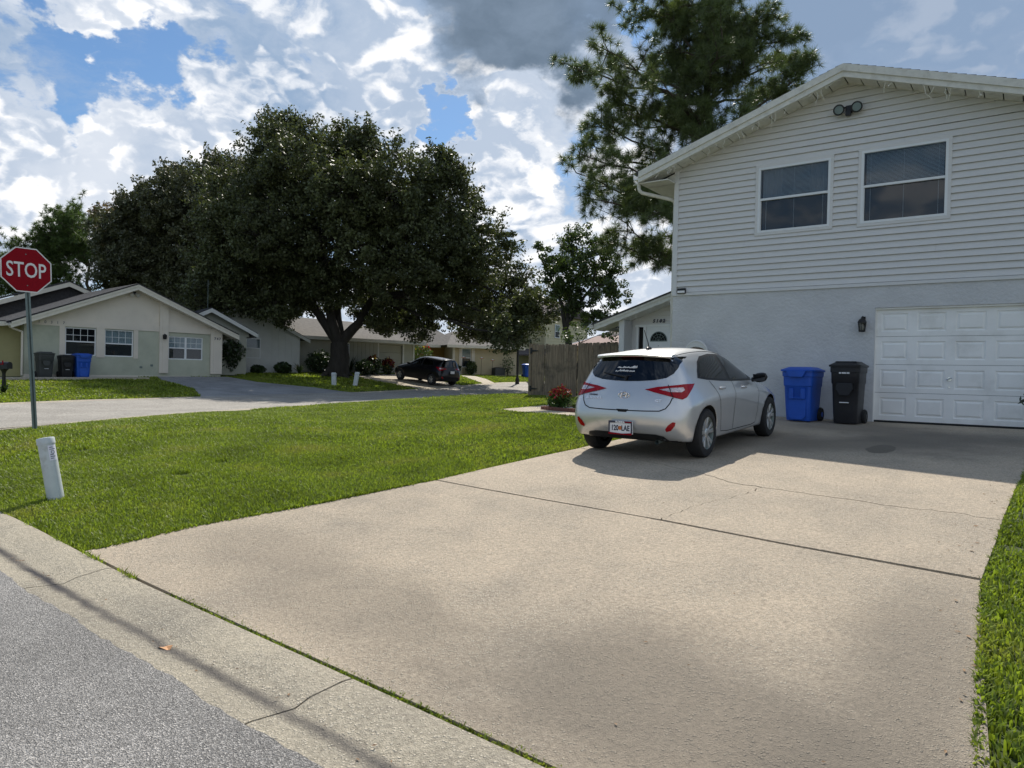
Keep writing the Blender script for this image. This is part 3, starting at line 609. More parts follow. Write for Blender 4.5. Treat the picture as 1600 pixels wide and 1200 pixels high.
HA = thing('two_story_house', 'two storey house with light grey lap siding over stucco and a white garage door', 'house', (-3.05, 15.08, -.75))
XL, XR = -3.54, 3.5; SB = 2.61; SL = .335; RZ = 6.80; EZ = lambda x: RZ-SL*abs(x)       # roof top height over x
win = [(-1.69, -.275, 3.833, 5.186), (.281, 1.721, 3.817, 5.214)]
def house_a():
    T = HA
    s = MB(); wall_rects(s, XL, XR, 0, SB, [(.59, 3.07, -1, 2.183)], 0, .20)
    s.box(XL, XL+.2, .2, 12, 0, SB); s.box(XR-.2, XR, .2, 12, 0, SB); s.box(XL, XR, 12, 12.2, 0, SB); build('stucco_wall', s, M['stucco'], T)
    g = MB(); wall_rects(g, XL, XR, SB, EZ(XL)-.12, win, .03, .2)
    zt = EZ(XL)-.12
    g.prism([(XL, zt), (XR, EZ(XR)-.12), (0, RZ-.12)], .03, .2)
    g.box(XL, XL+.17, .2, 12, SB, zt); g.box(XR-.17, XR, .2, 12, SB, EZ(XR)-.12); g.prism([(XL, SB), (XR, SB), (XR, EZ(XR)-.12), (0, RZ-.12), (XL, zt)], 12, 12.2); build('upper_wall', g, M['siding'], T)
    build('ceiling', MB().box(XL+.2, XR-.2, .2, 12, 2.5, 2.6), M['dark'], T)
    build('inner_room', MB().box(XL+.2, XR-.2, 1.4, 1.45, SB, 5.5), M['dark'], T)
    # lap siding, course by course, broken at the windows and at butt joints
    ex = .1285; z = SB+.055; k = 0; rr = random.Random(3)
    while z < RZ-.2:
        t = z+ex
        hw = lambda zz: min(3.6, (RZ-.10-zz)/SL)
        a0, a1 = -min(hw(z), -XL-.085), min(hw(z), XR); b0, b1 = -min(hw(t+.01), -XL-.085), min(hw(t+.01), XR)
        if b1 <= b0: b0 = b1 = 0
        cuts = [(a0, b0)]
        segs = []; cur = (a0, b0)
        for (x0, x1, q0, q1) in win:
            if q0-.05 < z+ex*.5 < q1+.05: segs.append((cur, (x0-.055, x0-.055))); cur = (x1+.055, x1+.055)
        segs.append((cur, (a1, b1)))
        for (p, q) in segs:
            if q[0]-p[0] < .05: continue
            pieces = [(p, q)]
            if q[0]-p[0] > 3.9:
                j = p[0]+1.2+rr.random()*(q[0]-p[0]-2.4); pieces = [(p, (j, j)), ((j+.003, j+.003), q)]
            for (c, d) in pieces:
                f, bk2 = -.012-.0006*rr.random(), .018
                m = MB().add([(c[0], f, z+.013), (d[0], f, z+.013), (d[1], bk2, t), (c[1], bk2, t), (c[0], f, z+.007), (d[0], f, z+.007), (d[0], .03, z+.012), (c[0], .03, z+.012), (c[1], .03, t), (d[1], .03, t)],
                             [(0, 1, 2, 3), (4, 5, 1, 0), (7, 6, 5, 4), (3, 2, 9, 8)])
                build('siding_board', m, M['siding'], T)
        z = t; k += 1
    tr = MB().box(XL-.02, XL+.085, -.022, .03, SB+.01, EZ(XL)-.14); build('corner_board', tr, M['sidetrim'], T)
    build('corner_board', MB().box(XL-.02, XL+.03, .03, .12, SB+.01, EZ(XL)-.14), M['sidetrim'], T)
    build('starter_trim', MB().box(XL-.01, XR, -.03, .03, SB-.012, SB+.052), M['sidetrim'], T, bevel=.006)
    for i, (x0, x1, q0, q1) in enumerate(win):
        build('window_casing', MB().box(x0-.055, x0, -.015, .03, q0-.055, q1+.055).box(x1, x1+.055, -.015, .03, q0-.055, q1+.055).box(x0, x1, -.0145, .03, q1, q1+.055).box(x0, x1, -.0145, .03, q0-.055, q0), M['siding'], T)
        windows_in(T, x0, x1, q0, q1, .012, blind=True, curtain=((M['curtain'], [(x0+.05, x0+.45), (x1-.42, x1-.05)]) if i == 0 else None), lower=M['screen'], rail=.51)
    # roof, fascia, soffit, gutter
    gable_roof(T, -4.28, 4.28, 0, EZ(4.28), RZ, -.50, 12.7, M['shingle'])
    fa = MB()
    for s_ in (-1, 1):
        rake(fa, 0, RZ-.055, s_*4.22, EZ(4.22)-.055, -.515, -.485, -.05, .085); rake(fa, 0, RZ-.055, s_*4.24, EZ(4.24)-.055, -.488, -.43, .07, .19)
    build('fascia', fa, M['cream'], T)
    for s_ in (-1, 1):
        n = 15
        for i in range(n):
            a, b = 4.2*i/n+.012, 4.2*(i+1)/n-.006
            p = MB(); xs = sorted((s_*a, s_*b)); z0, z1 = EZ(xs[0])-.225, EZ(xs[1])-.225
            p.add([(xs[0], -.43, z0), (xs[1], -.43, z1), (xs[1], -.002, z1), (xs[0], -.002, z0), (xs[0], -.43, z0+.02), (xs[1], -.43, z1+.02), (xs[1], -.002, z1+.02), (xs[0], -.002, z0+.02)], [(0, 3, 2, 1), (4, 5, 6, 7), (0, 1, 5, 4), (1, 2, 6, 5), (2, 3, 7, 6), (3, 0, 4, 7)])
            build('soffit_panel', p, M['cream'], T)
    build('soffit_backing', MB().prism([(-4.2, EZ(4.2)-.203), (0, RZ-.203), (4.2, EZ(4.2)-.203), (4.2, EZ(4.2)-.18), (0, RZ-.18), (-4.2, EZ(4.2)-.18)], -.42, .02), M['dark'], T)
    for s_ in (-1, 1):   # eave soffits along the sides
        x0, x1 = sorted((s_*4.2, s_*3.54)); z = EZ(4.2)-.25
        build('eave_soffit', MB().box(x0, x1, -.425, 12.5, z-.02, z), M['cream'], T)
        build('eave_fascia', MB().box(*sorted((s_*4.2, s_*4.23)), -.43, 12.5, z-.02, z+.17), M['cream'], T)
    for s_ in (-1, 1): build('eave_return', MB().prism([(s_*4.2, EZ(4.2)-.27), (s_*3.54, EZ(4.2)-.27), (s_*3.54, EZ(3.54)-.263)][::s_], -.03, -.005), M['cream'], T)
    gp = [(-.115, .0), (-.12, .10), (-.13, .115), (-.115, .118), (-.105, .02), (-.02, .02), (-.0, .12), (.005, .0), (-.03, -.012), (-.09, -.012)]
    gu = MB(); zg = EZ(4.24)-.165; gu.loft([[(-4.24+x, y, zg+z) for x, z in gp] for y in (-.48, 12.5)]); build('gutter', gu, M['white'], T)
    ds = MB().tube([(-4.29, -.33, zg+.01), (-4.29, -.33, zg-.16), (-4.27, -.32, zg-.22), (-4.22, -.30, zg-.27), (-3.70, .10, zg-.40), (-3.64, .16, zg-.44), (-3.62, .18, zg-.52), (-3.62, .18, .15)], .042, 8); build('downspout', ds, M['cream'], T, smooth=True)
    # garage door: four hinged sections with raised panels
    gd = thing('garage_door', None, None); gd.parent = T
    x0, x1, hs = .605, 3.055, .5335
    def section(z0, z1, y):
        mb = MB(); p = (x1-x0)/4; mb.box(x0, x1, y+.012, y+.05, z0+.003, z1-.003)
        for i in range(4):
            a, b = x0+p*i, x0+p*(i+1); c, d = a+.075, b-.075; e, f = z0+.095, z1-.095
            if i == 0: c = a+.09
            O = [(a, z0+.003), (b, z0+.003), (b, z1-.003), (a, z1-.003)]; I = [(c, e), (d, e), (d, f), (c, f)]
            rings = [(O, y), (I, y), ([(c+.018, e+.018), (d-.018, e+.018), (d-.018, f-.018), (c+.018, f-.018)], y+.014), ([(c+.030, e+.030), (d-.030, e+.030), (d-.030, f-.030), (c+.030, f-.030)], y+.014),
                     ([(c+.06, e+.06), (d-.06, e+.06), (d-.06, f-.06), (c+.06, f-.06)], y-.002)]
            vs = [(x, yy, z) for P, yy in rings for x, z in P]; fs = [(k*4+j, k*4+(j+1) % 4, (k+1)*4+(j+1) % 4, (k+1)*4+j) for k in range(4) for j in range(4)]+[(16, 17, 18, 19)]
            mb.add(vs, fs)
        mb.add([(x0, y, z1-.003), (x1, y, z1-.003), (x1, y+.012, z1-.003), (x0, y+.012, z1-.003), (x0, y, z0+.003), (x1, y, z0+.003), (x1, y+.012, z0+.003), (x0, y+.012, z0+.003)], [(0, 1, 2, 3), (7, 6, 5, 4), (0, 3, 7, 4), (1, 5, 6, 2)])
        return mb
    for i in range(4): build('door_section', section(.035+hs*i, .035+hs*(i+1), .085), M['doorw'], gd)
    build('bottom_seal', MB().box(x0, x1, .09, .12, .004, .036), M['black'], gd)
    hx = x0+(x1-x0)/2
    build('handle', MB().tube([(hx, .083, .035+hs+.28), (hx, .045, .035+hs+.28)], .012).tube([(hx-.045, .045, .035+hs+.26), (hx+.04, .045, .035+hs+.30)], .010).tube([(hx, .086, .035+hs+.28), (hx, .078, .035+hs+.28)], .035, 12).tube([(hx, .086, .035+hs+.13), (hx, .076, .035+hs+.13)], .014, 10), M['chrome'], gd)
    build('door_stop', MB().box(.592, .606, .03, .083, 0, 2.18).box(3.054, 3.068, .03, .083, 0, 2.18).box(.606, 3.054, .03, .083, 2.150, 2.181), M['doorw'], gd)
    build('garage_void', MB().box(.4, 3.3, .21, .23, 0, 2.4), M['dark'], T)
    # the low wing with the front door, set back on the left
    WX0, WY, fz = -7.2, 4.92, .2
    wz = lambda x: 4.02+SL*(x+3.54)-.10       # roof top over x
    wl = MB(); wl.box(WX0, WX0+.17, 4.42, 11, 0, wz(WX0)-.2)
    wl.prism([(WX0+.17, fz+2.13), (-3.54, fz+2.13), (-3.54, wz(-3.54)-.2), (WX0+.17, wz(WX0+.17)-.2)], WY+.03, WY+.2)
    wl.box(WX0+.17, -6.86, WY+.03, WY+.2, 0, fz+2.13); wl.box(-5.66, -3.54, WY+.03, WY+.2, 0, fz+2.13); wl.box(WX0, -3.54, 11, 11.2, 0, 2.3)
    build('wing_wall', wl, M['sidetrim'], T)
    z = fz+2.15
    while z < wz(-3.6)-.25:
        t = z+.15; a = max(WX0+.20, (t+.22-4.02+.1)/SL-3.54)
        if a > -3.7: break
        a2 = max(WX0+.20, (z+.22-4.02+.1)/SL-3.54)
        build('siding_board', MB().add([(a2, WY-.012, z), (-3.56, WY-.012, z), (-3.56, WY+.02, t), (a, WY+.02, t), (a2, WY-.012, z-.014), (-3.56, WY-.012, z-.014), (-3.56, WY+.03, z-.014), (a2, WY+.03, z-.014)], [(0, 1, 2, 3), (4, 5, 1, 0), (7, 6, 5, 4)]), M['siding'], T); z = t
    build('door_trim', MB().box(-6.86, -6.78, WY-.02, WY+.06, fz, fz+2.1).box(-6.62, -6.53, WY-.02, WY+.06, fz, fz+2.1).box(-5.72, -5.66, WY-.02, WY+.06, fz, fz+2.1).box(-6.9, -5.62, WY-.022, WY+.06, fz+2.1, fz+2.17), M['white'], T)
    build('sidelight', MB().box(-6.78, -6.62, WY+.04, WY+.06, fz, fz+2.1), M['dark'], T)
    fd = thing('front_door', None, None); fd.parent = T
    build('door_leaf', MB().box(-6.53, -5.72, WY+.01, WY+.05, fz+.02, fz+2.1), M['white'], fd)
    cx = -6.12; zb = fz+1.68; n = 14; R0 = .26
    build('fanlight', MB().prism([(cx+R0*math.cos(math.pi*k/n), zb+R0*math.sin(math.pi*k/n)) for k in range(n+1)], WY+.004, WY+.012), M['dark'], fd)
    fm = MB()
    for a in (36, 72, 108, 144): fm.tube([(cx, WY+.002, zb), (cx+R0*math.cos(R(a)), WY+.002, zb+R0*math.sin(R(a)))], .006, 5)
    for r0 in (.11, .19, .265): fm.tube([(cx+r0*math.cos(math.pi*k/12), WY+.001, zb+r0*math.sin(math.pi*k/12)) for k in range(13)], .006 if r0 < .26 else .014, 5)
    fm.box(cx-.275, cx+.275, WY-.003, WY+.01, zb-.028, zb); build('fan_bars', fm, M['galv'], fd)
    build('peephole', MB().tube([(cx, WY+.012, fz+1.52), (cx, WY-.004, fz+1.52)], .012, 8), M['galv'], fd)
    build('knob', MB().tube([(-6.46, WY+.01, fz+.98), (-6.46, WY-.05, fz+.98)], .03, 10), M['chrome'], fd)
    for i, ch in enumerate('5102'): text('house_number', ch, .14, M['ink'], T, (-6.28+.108*i, WY-.025, fz+2.27), shear=.25, off=.006)
    build('wing_roof', MB().prism([(-8.05, wz(-8.05)-.05), (-3.56, wz(-3.56)-.05), (-3.56, wz(-3.56)), (-8.05, wz(-8.05))], 4.25, 11.3), M['shingle'], T)
    wf = MB(); rake(wf, -8.0, wz(-8.0), -3.57, wz(-3.57), 4.27, 4.30, .03, .12); rake(wf, -8.02, wz(-8.02), -3.57, wz(-3.57), 4.295, 4.32, .10, .24); build('wing_fascia', wf, M['cream'], T)
    ws = MB(); rake(ws, -8.0, wz(-8.0), -3.57, wz(-3.57), 4.32, WY+.03, .22, .24); build('wing_soffit', ws, M['cream'], T)
    build('wing_gutter', MB().loft([[(-8.03+x, y, wz(-8.03)-.17+z) for x, z in gp] for y in (4.22, 11.3)]), M['cream'], T)
    build('conduit', MB().tube([(-3.57, -.01, 2.66), (-3.60, .02, 2.50), (-3.57, .05, 1.9)], .014, 6), M['cream'], T)
    build('porch_slab', MB().box(-8.0, -3.55, 4.3, 5.0, .0, fz), M['walk'], T)
house_a()

# lamps and lights fixed to it
fl = thing('floodlight', 'black twin-head floodlight high under the gable of the grey house', 'floodlight', (-3.02, 15.08, 4.62+.68))
build('mount', MB().box(-.06, .06, -.06, .004, -.06, .09).box(-.05, .05, -.12, -.05, -.12, -.02), M['black'], fl, bevel=.01)
for s in (-1, 1):
    hd = build('lamp_head', MB().tube([(s*.16, -.15, .0), (s*.16, -.07, .02)], [.105, .085], 18).tube([(s*.05, -.05, .06), (s*.13, -.08, .03)], .018), M['black'], fl, smooth=True)
    build('lens', MB().tube([(s*.16, -.156, -.001), (s*.16, -.150, 0)], .078, 18), M['galv'], hd)
ln = thing('wall_lantern', 'small dark carriage lantern on the wall beside the garage door', 'lamp', (-2.66, 15.08, 1.12))
build('back_plate', MB().box(-.04, .04, -.02, .002, -.02, .15), M['iron'], ln, bevel=.006)
cage = MB()
for a in range(6): x, y = .07*math.cos(R(60*a+30)), .07*math.sin(R(60*a+30)); cage.tube([(x*.8, -.12+y*.8, -.13), (x, -.12+y, .02)], .007, 5)
cage.loft([[(r*math.cos(R(60*a+30)), -.12+r*math.sin(R(60*a+30)), z) for a in range(6)] for r, z in ((.085, .02), (.082, .045), (.06, .085), (.025, .11), (.01, .135))])
cage.loft([[(r*math.cos(R(60*a+30)), -.12+r*math.sin(R(60*a+30)), z) for a in range(6)] for r, z in ((.05, -.15), (.066, -.135), (.066, -.12))])
cage.tube([(0, -.01, .10), (0, -.04, .15), (0, -.09, .15), (0, -.12, .12)], .010, 6)
build('cage', cage, M['iron'], ln); build('lamp_glass', MB().loft([[(r*math.cos(R(60*a+30)), -.12+r*math.sin(R(60*a+30)), z) for a in range(6)] for r, z in ((.052, -.12), (.064, .018))]), M['lampglass'], ln)
build('bulb', MB().tube([(0, -.12, -.11), (0, -.12, -.07), (0, -.12, -.03), (0, -.12, 0)], [.012, .03, .028, .015], 10), M['chairw'], ln, smooth=True)
ml = thing('motion_light', 'small black box light with white lens at the lower corner of the siding', 'light', (-6.37, 15.08, 1.95))
build('housing', MB().box(-.10, .10, -.07, -.0235, -.06, .06), M['black'], ml, bevel=.008); build('lens', MB().box(-.085, .085, -.078, -.069, -.045, .005), M['sticker'], ml, bevel=.003)
# icicle light strings hung along the eaves
def icicles(name, label, pts, seed, droop):
    rr = random.Random(seed); o = MB(); P = [Vector(p) for p in pts]; L = (P[-1]-P[0]).length; n = int(L/.09); base = []
    for i in range(n+1):
        p = P[0].lerp(P[-1], i/n); base.append(p+Vector((0, rr.uniform(-.008, .0), -rr.uniform(.0, .035))))
    o.tube(base, .0045, 4); b = MB()
    for i in range(2, n-1):
        if rr.random() < droop:
            q = base[i]; path = [q]; ln_ = rr.choice([.10, .16, .22, .3])*rr.uniform(.7, 1.1)
            for k in range(4): path.append(path[-1]+Vector((rr.uniform(-.04, .04), rr.uniform(-.025, .02), -ln_/4)))
            o.tube(path, .0042, 4)
            for k in (1, 2, 3, 4): c = path[k]; d = Vector((rr.uniform(-.03, .03), rr.uniform(-.02, .02), rr.uniform(-.03, .01))); b.tube([c, c+d], [.006, .004], 4)
    t = thing(name, label, 'string lights', tuple(P[0])); 
    for m_ in (o, b): m_.v = [tuple(Vector(v)-P[0]) for v in m_.v]
    build('cable', o, M['cable'], t); build('bulbs', b, M['cable'], t)
yy = 15.08-.46
icicles('string_lights', 'white icicle lights hanging from the right slope of the big gable', [(-3.0, yy, 6.05-.24), (.95, yy, 6.05-.24-SL*4.0)], 1, .36)
icicles('string_lights', 'white icicle lights along the left slope of the big gable', [(-3.1, yy, 6.05-.26), (-7.2, yy, 6.05-.26-SL*4.1)], 2, .5)
icicles('string_lights', 'white icicle lights along the low porch roof edge by the front door', [(-6.7, 19.36, 2.92), (-10.9, 19.36, 2.92-SL*4.2)], 3, .5)

# ------------------------------------------------------------------ fence with gates
def fence():
    T = thing('wooden_fence', 'grey weathered picket fence with double gate behind the flower bed', 'fence', (-14.5, 20.8, -.76))
    rr = random.Random(5); variants = []
    for k in range(7):
        w = .128+.008*rr.random(); hgt = 1.80; c = .028; m = MB()
        m.prism([(0, 0), (w, 0), (w, hgt-c), (w-c, hgt), (c, hgt), (0, hgt-c)], 0, .018); me = bpy.data.meshes.new('picket'); me.from_pydata(m.v, [], m.f); me.materials.append(M['wood']); variants.append((me, w))
    x = .10
    def run(x, x1, dz):
        while x < x1-.05:
            me, w = rr.choice(variants); w2 = min(w, x1-x)
            link('picket', me, T, (x, rr.uniform(-.006, .006), .04+rr.uniform(-.012, .012)+dz), (rr.uniform(-.006, .006), rr.uniform(-.006, .006), rr.uniform(-.02, .02)), (w2/w, 1, 1+rr.uniform(-.008, .01))); x += w2+.004
    run(.14, 1.98, 0); run(2.03, 3.80, .055)
    build('gate_post', MB().box(0, .11, -.01, .10, 0, 1.86), M['wood'], T, bevel=.006); build('gate_post', MB().box(3.83, 3.95, -.02, .10, 0, 2.06), M['postw'], T, bevel=.006)
    for z in (.35, 1.0, 1.6): build('rail', MB().box(.1, 1.97, .024, .062, z, z+.09).box(2.04, 3.82, .024, .062, z+.05, z+.14), M['wood'], T)
    run(3.96, 4.28, .03)
    for (hx, hz, s) in ((.10, 1.62, 1), (.10, .28, 1), (3.85, 1.72, -1)):
        build('hinge', MB().box(hx-.03, hx+.04, -.030, -.012, hz-.10, hz+.10).add([(hx, -.026, hz-.04), (hx+s*.30, -.026, hz-.012), (hx+s*.30, -.026, hz+.012), (hx, -.026, hz+.04), (hx, -.014, hz-.04), (hx+s*.30, -.014, hz-.012), (hx+s*.30, -.014, hz+.012), (hx, -.014, hz+.04)], [(0, 1, 2, 3), (7, 6, 5, 4), (0, 4, 5, 1), (1, 5, 6, 2), (2, 6, 7, 3), (3, 7, 4, 0)]), M['iron'], T)
fence()

# ------------------------------------------------------------------ cars
def car_shell(sx, sy, sz, mod=None):
    Y = [.10, .36, .78, 1.30, 1.88, 2.42, 2.92, 3.42, 3.86, 4.14]
    r0 = [(0, .18, .27)]+[(0, y, .22) for y in Y[1:-1]]+[(0, 4.12, .22)]
    r1 = [(.46, .16, .27)]+[(.5, y, .22) for y in Y[1:-1]]+[(.42, 4.12, .22)]
    r2 = [(.80, .12, .27), (.83, .38, .245)]+[(.835, y, .225) for y in Y[2:8]]+[(.80, 3.87, .22), (.63, 4.06, .23)]
    r3 = [(.845, .06, .47), (.875, .36, .45), (.895, .78, .47), (.868, 1.30, .46), (.862, 1.88, .45), (.862, 2.42, .45), (.870, 2.92, .46), (.89, 3.42, .45), (.85, 3.88, .43), (.70, 4.15, .42)]
    r4 = [(.85, .10, .70), (.880, .40, .735), (.910, .80, .80), (.902, 1.30, .815), (.898, 1.88, .805), (.895, 2.42, .79), (.895, 2.92, .765), (.895, 3.42, .70), (.85, 3.86, .64), (.70, 4.11, .55)]
    r5 = [(.775, .21, .945), (.815, .46, .975), (.846, .84, .975), (.862, 1.30, .958), (.868, 1.88, .94), (.866, 2.42, .92), (.85, 2.92, .90), (.82, 3.38, .85), (.77, 3.80, .765), (.62, 4.05, .64)]
    r6 = [(.625, .40, 1.335), (.65, .62, 1.362), (.65, .98, 1.388), (.645, 1.38, 1.402), (.625, 1.85, 1.395), (.60, 2.27, 1.325), (.68, 2.86, 1.02), (.66, 3.28, .935), (.62, 3.76, .845), (.48, 4.08, .69)]
    r7 = [(.33, .345, 1.388), (.36, .62, 1.425), (.37, 1.0, 1.448), (.375, 1.40, 1.458), (.37, 1.85, 1.450), (.36, 2.25, 1.395), (.38, 2.96, 1.045), (.37, 3.36, .965), (.34, 3.84, .87), (.26, 4.15, .70)]
    r8 = [(0, .325, 1.40), (0, .62, 1.44), (0, 1.0, 1.465), (0, 1.40, 1.475), (0, 1.85, 1.467), (0, 2.24, 1.415), (0, 3.0, 1.055), (0, 3.38, .975), (0, 3.87, .88), (0, 4.18, .705)]
    Rw = [r0, r1, r2, r3, r4, r5, r6, r7, r8]
    cap0 = {3: [(.40, .012, .475), (0, .0, .475)], 4: [(.42, .055, .72), (0, .045, .72)], 5: [(.42, .135, .965), (0, .115, .965)]}
    cap9 = {3: [(.36, 4.24, .43), (0, 4.27, .43)], 4: [(.36, 4.22, .56), (0, 4.25, .56)], 5: [(.34, 4.16, .65), (0, 4.20, .66)]}
    bm = bmesh.new(); vs = {}
    def V(key, p):
        if key not in vs:
            p = mod(p) if mod else p; vs[key] = bm.verts.new((p[0]*sx, p[1]*sy, p[2]*sz))
        return vs[key]
    def vert(k, j, s):
        p = Rw[j][k]; s = 0 if j in (0, 8) else s; return V((k, j, s), (p[0]*(s or 1), p[1], p[2]))
    def face(q):
        q = list(dict.fromkeys(q))
        if len(q) > 2:
            try: bm.faces.new(q)
            except ValueError: pass
    for s in (1, -1):
        for k in range(9):
            for j in range(8): face([vert(k, j, s), vert(k+1, j, s), vert(k+1, j+1, s), vert(k, j+1, s)])
        for k, cap in ((0, cap0), (9, cap9)):
            def cv(row, c):
                if c == 0: return vert(k, row, s)
                if row == 2: return vert(k, 2-c, s)
                if row == 6: return vert(k, 6+c, s)
                p = cap[row][c-1]; return V(('c', k, row, c, s if c == 1 else 0), (p[0]*(s if c == 1 else 1), p[1], p[2]))
            for row in range(2, 6):
                for c in range(2): face([cv(row, c), cv(row, c+1), cv(row+1, c+1), cv(row+1, c)])
    cr = bm.edges.layers.float.new('crease_edge')
    for s in (1, -1):
        for j in (6, 7):
            e = bm.edges.get((vert(0, j, s), vert(0, j+1, s)))
            if e: e[cr] = .75
        for k in range(0, 9):
            e = bm.edges.get((vert(k, 4, s), vert(k+1, 4, s)))
            if e: e[cr] = .6
            e = bm.edges.get((vert(k, 2, s), vert(k+1, 2, s)))
            if e: e[cr] = .5
    bmesh.ops.recalc_face_normals(bm, faces=bm.faces); me = bpy.data.meshes.new('shell'); bm.to_mesh(me); bm.free(); return me
def make_car(label, paint, loc, rot, sx=1, sy=1, sz=1, mod=None, hatch=True, wr=.318, group=None):
    T = thing('parked_car', label, 'car', loc, rot=rot, group=group)
    o = link('tmp', car_shell(sx, sy, sz, mod)); m = o.modifiers.new('s', 'SUBSURF'); m.levels = m.render_levels = 3
    cut = MB(); ya, yf = .775*sy, 3.425*sy; zc = wr+.005
    for y in (ya, yf):
        for s in (1, -1): cut.loft([[(s*x, y+(wr+.045)*math.cos(2*math.pi*k/40)*1.02, zc+(wr+.045)*math.sin(2*math.pi*k/40)) for k in range(40)] for x in ((.58*sx, 1.2*sx) if s > 0 else (1.2*sx, .58*sx))])
    dg = C.evaluated_depsgraph_get(); dg.update()
    full = bpy.data.meshes.new_from_object(o.evaluated_get(dg))
    bvh = BVHTree.FromPolygons([v.co for v in full.vertices], [tuple(p.vertices) for p in full.polygons])
    c = build('cut', cut, M['dark'], None); 
    cbm = bmesh.new(); cbm.from_mesh(c.data); bmesh.ops.recalc_face_normals(cbm, faces=cbm.faces); cbm.to_mesh(c.data); cbm.free()
    b = o.modifiers.new('b', 'BOOLEAN'); b.object = c; b.operation = 'DIFFERENCE'; b.solver = 'EXACT'
    dg.update(); body = bpy.data.meshes.new_from_object(o.evaluated_get(dg)); body.materials.clear(); body.materials.append(paint); body.materials.append(M['dark'])
    for p in body.polygons:
        cc = p.center; d = min(math.hypot(cc.y-ya, cc.z-zc), math.hypot(cc.y-yf, cc.z-zc)); nr = p.normal
        ins = d < wr+.043 or (abs(d-(wr+.045)) < .014 and abs(nr.x) < .3 and abs(cc.x) < .93*sx)
        p.material_index = 1 if ((ins and abs(cc.x) > .5*sx and cc.z < zc+wr+.06) or nr.z < -.92 and cc.z < .3) else 0
        p.use_smooth = p.material_index == 0
    bpy.data.objects.remove(o); bpy.data.objects.remove(c); link('body', body, T)
    FR = {'rear': ((0, -4, 0), (1, 0, 0), (0, 1, 0)), 'side': ((6, 0, 0), (0, 1, 0), (-1, 0, 0)), 'front': ((0, 9, 0), (1, 0, 0), (0, -1, 0)), 'lamp': ((4*.7071, -4*.7071, 0), (.7071, .7071, 0), (-.7071, .7071, 0))}
    def cast(fr, u, z, eps, top=False):
        org, ua, d = FR[fr]; p = Vector(org)+Vector(ua)*u+Vector((0, 0, z))
        hit, n, i, ds = bvh.ray_cast(p, Vector(d))
        if hit is None: return None
        if n.dot(Vector(d)) > 0: n = -n
        return hit+n*eps
    SCL = {'rear': sx, 'side': sy, 'front': sx, 'lamp': (sx+sy)/2}
    def patch(name, fr, poly, m_, eps=.004, sp=.035, mirror=False, parent=None):
        k = SCL[fr]; poly = [(a*k, z*sz) for a, z in poly]; bd = densify(poly, sp)
        P = np.array(bd); gx, gy = np.meshgrid(np.arange(P[:, 0].min(), P[:, 0].max(), sp)+.003, np.arange(P[:, 1].min(), P[:, 1].max(), sp)+.003); gx, gy = gx.ravel(), gy.ravel(); kk = in_poly(gx, gy, bd)
        v, e, f, *_ = delaunay_2d_cdt([Vector(q) for q in bd]+[Vector(q) for q in zip(gx[kk], gy[kk])], [], [list(range(len(bd)))], 1, 1e-5)
        pts = [cast(fr, q[0], q[1], eps) for q in v]; fs = [t for t in f if all(pts[i] is not None for i in t)]
        pts = [p if p is not None else Vector((0, 1, .5)) for p in pts]
        res = []
        for s in ((1, -1) if mirror else (1,)):
            mb = MB(); mb.v = [(p.x*s, p.y, p.z) for p in pts]; mb.f = [tuple(t) for t in fs]; res.append(build(name, mb, m_, parent or T, smooth='all'))
        return res
    def seam(name, fr, line, w=.008, m_=None, eps=.0025, mirror=False):
        k = SCL[fr]; L = densify([(a*k, z*sz) for a, z in line], .03, closed=False); P = np.array(L); t = np.gradient(P, axis=0); t /= np.linalg.norm(t, axis=1)[:, None]+1e-9; n = np.c_[-t[:, 1], t[:, 0]]*w/2
        A = [cast(fr, *q, eps) for q in P+n]; B = [cast(fr, *q, eps) for q in P-n]
        for s in ((1, -1) if mirror else (1,)):
            mb = MB()
            for i in range(len(L)-1):
                q = (A[i], A[i+1], B[i+1], B[i])
                if all(x is not None for x in q): mb.quad(*[(x.x*s, x.y, x.z) for x in q])
            build(name, mb, m_ or M['dark'], T, smooth='all')
    # glass
    sw = [(.66, 1.065), (.74, 1.165), (.88, 1.275), (1.08, 1.345), (1.45, 1.375), (1.85, 1.37), (2.12, 1.318), (2.40, 1.19), (2.62, 1.07), (2.80, .985), (2.70, .955), (2.0, .975), (1.4, 1.0), (.9, 1.035)]
    patch('window_surround', 'side', sw, M['black'], .003, .04, True)
    patch('side_window', 'side', [(.73, 1.08), (.80, 1.165), (.92, 1.26), (1.12, 1.322), (1.60, 1.35), (1.60, 1.015), (1.4, 1.025), (.95, 1.055)], M['autoglass'], .006, .04, True)
    patch('side_window', 'side', [(1.72, 1.352), (1.88, 1.345), (2.10, 1.295), (2.38, 1.17), (2.58, 1.06), (2.56, .985), (1.72, 1.008)], M['autoglass'], .006, .04, True)
    patch('windscreen', 'front', [(-.56, 1.36), (0, 1.385), (.56, 1.36), (.63, 1.09), (0, 1.10), (-.63, 1.09)], M['autoglass'], .004, .05)
    if hatch: rw = [(-.595, 1.345), (-.3, 1.37), (0, 1.38), (.3, 1.37), (.595, 1.345), (.63, 1.28), (.638, 1.20), (.61, 1.13), (.54, 1.08), (.40, 1.05), (.18, 1.034), (0, 1.03), (-.18, 1.034), (-.40, 1.05), (-.54, 1.08), (-.61, 1.13), (-.638, 1.20), (-.63, 1.28)]
    else: rw = [(-.60, 1.33), (0, 1.36), (.60, 1.33), (.64, 1.06), (.5, 1.02), (-.5, 1.02), (-.64, 1.06)]
    patch('rear_window', 'rear', rw, M['autoglass'], .004, .04)
    patch('headlight', 'front', [(.42, .70), (.70, .76), (.74, .66), (.50, .60)], M['clearlens'], .004, .03, True)
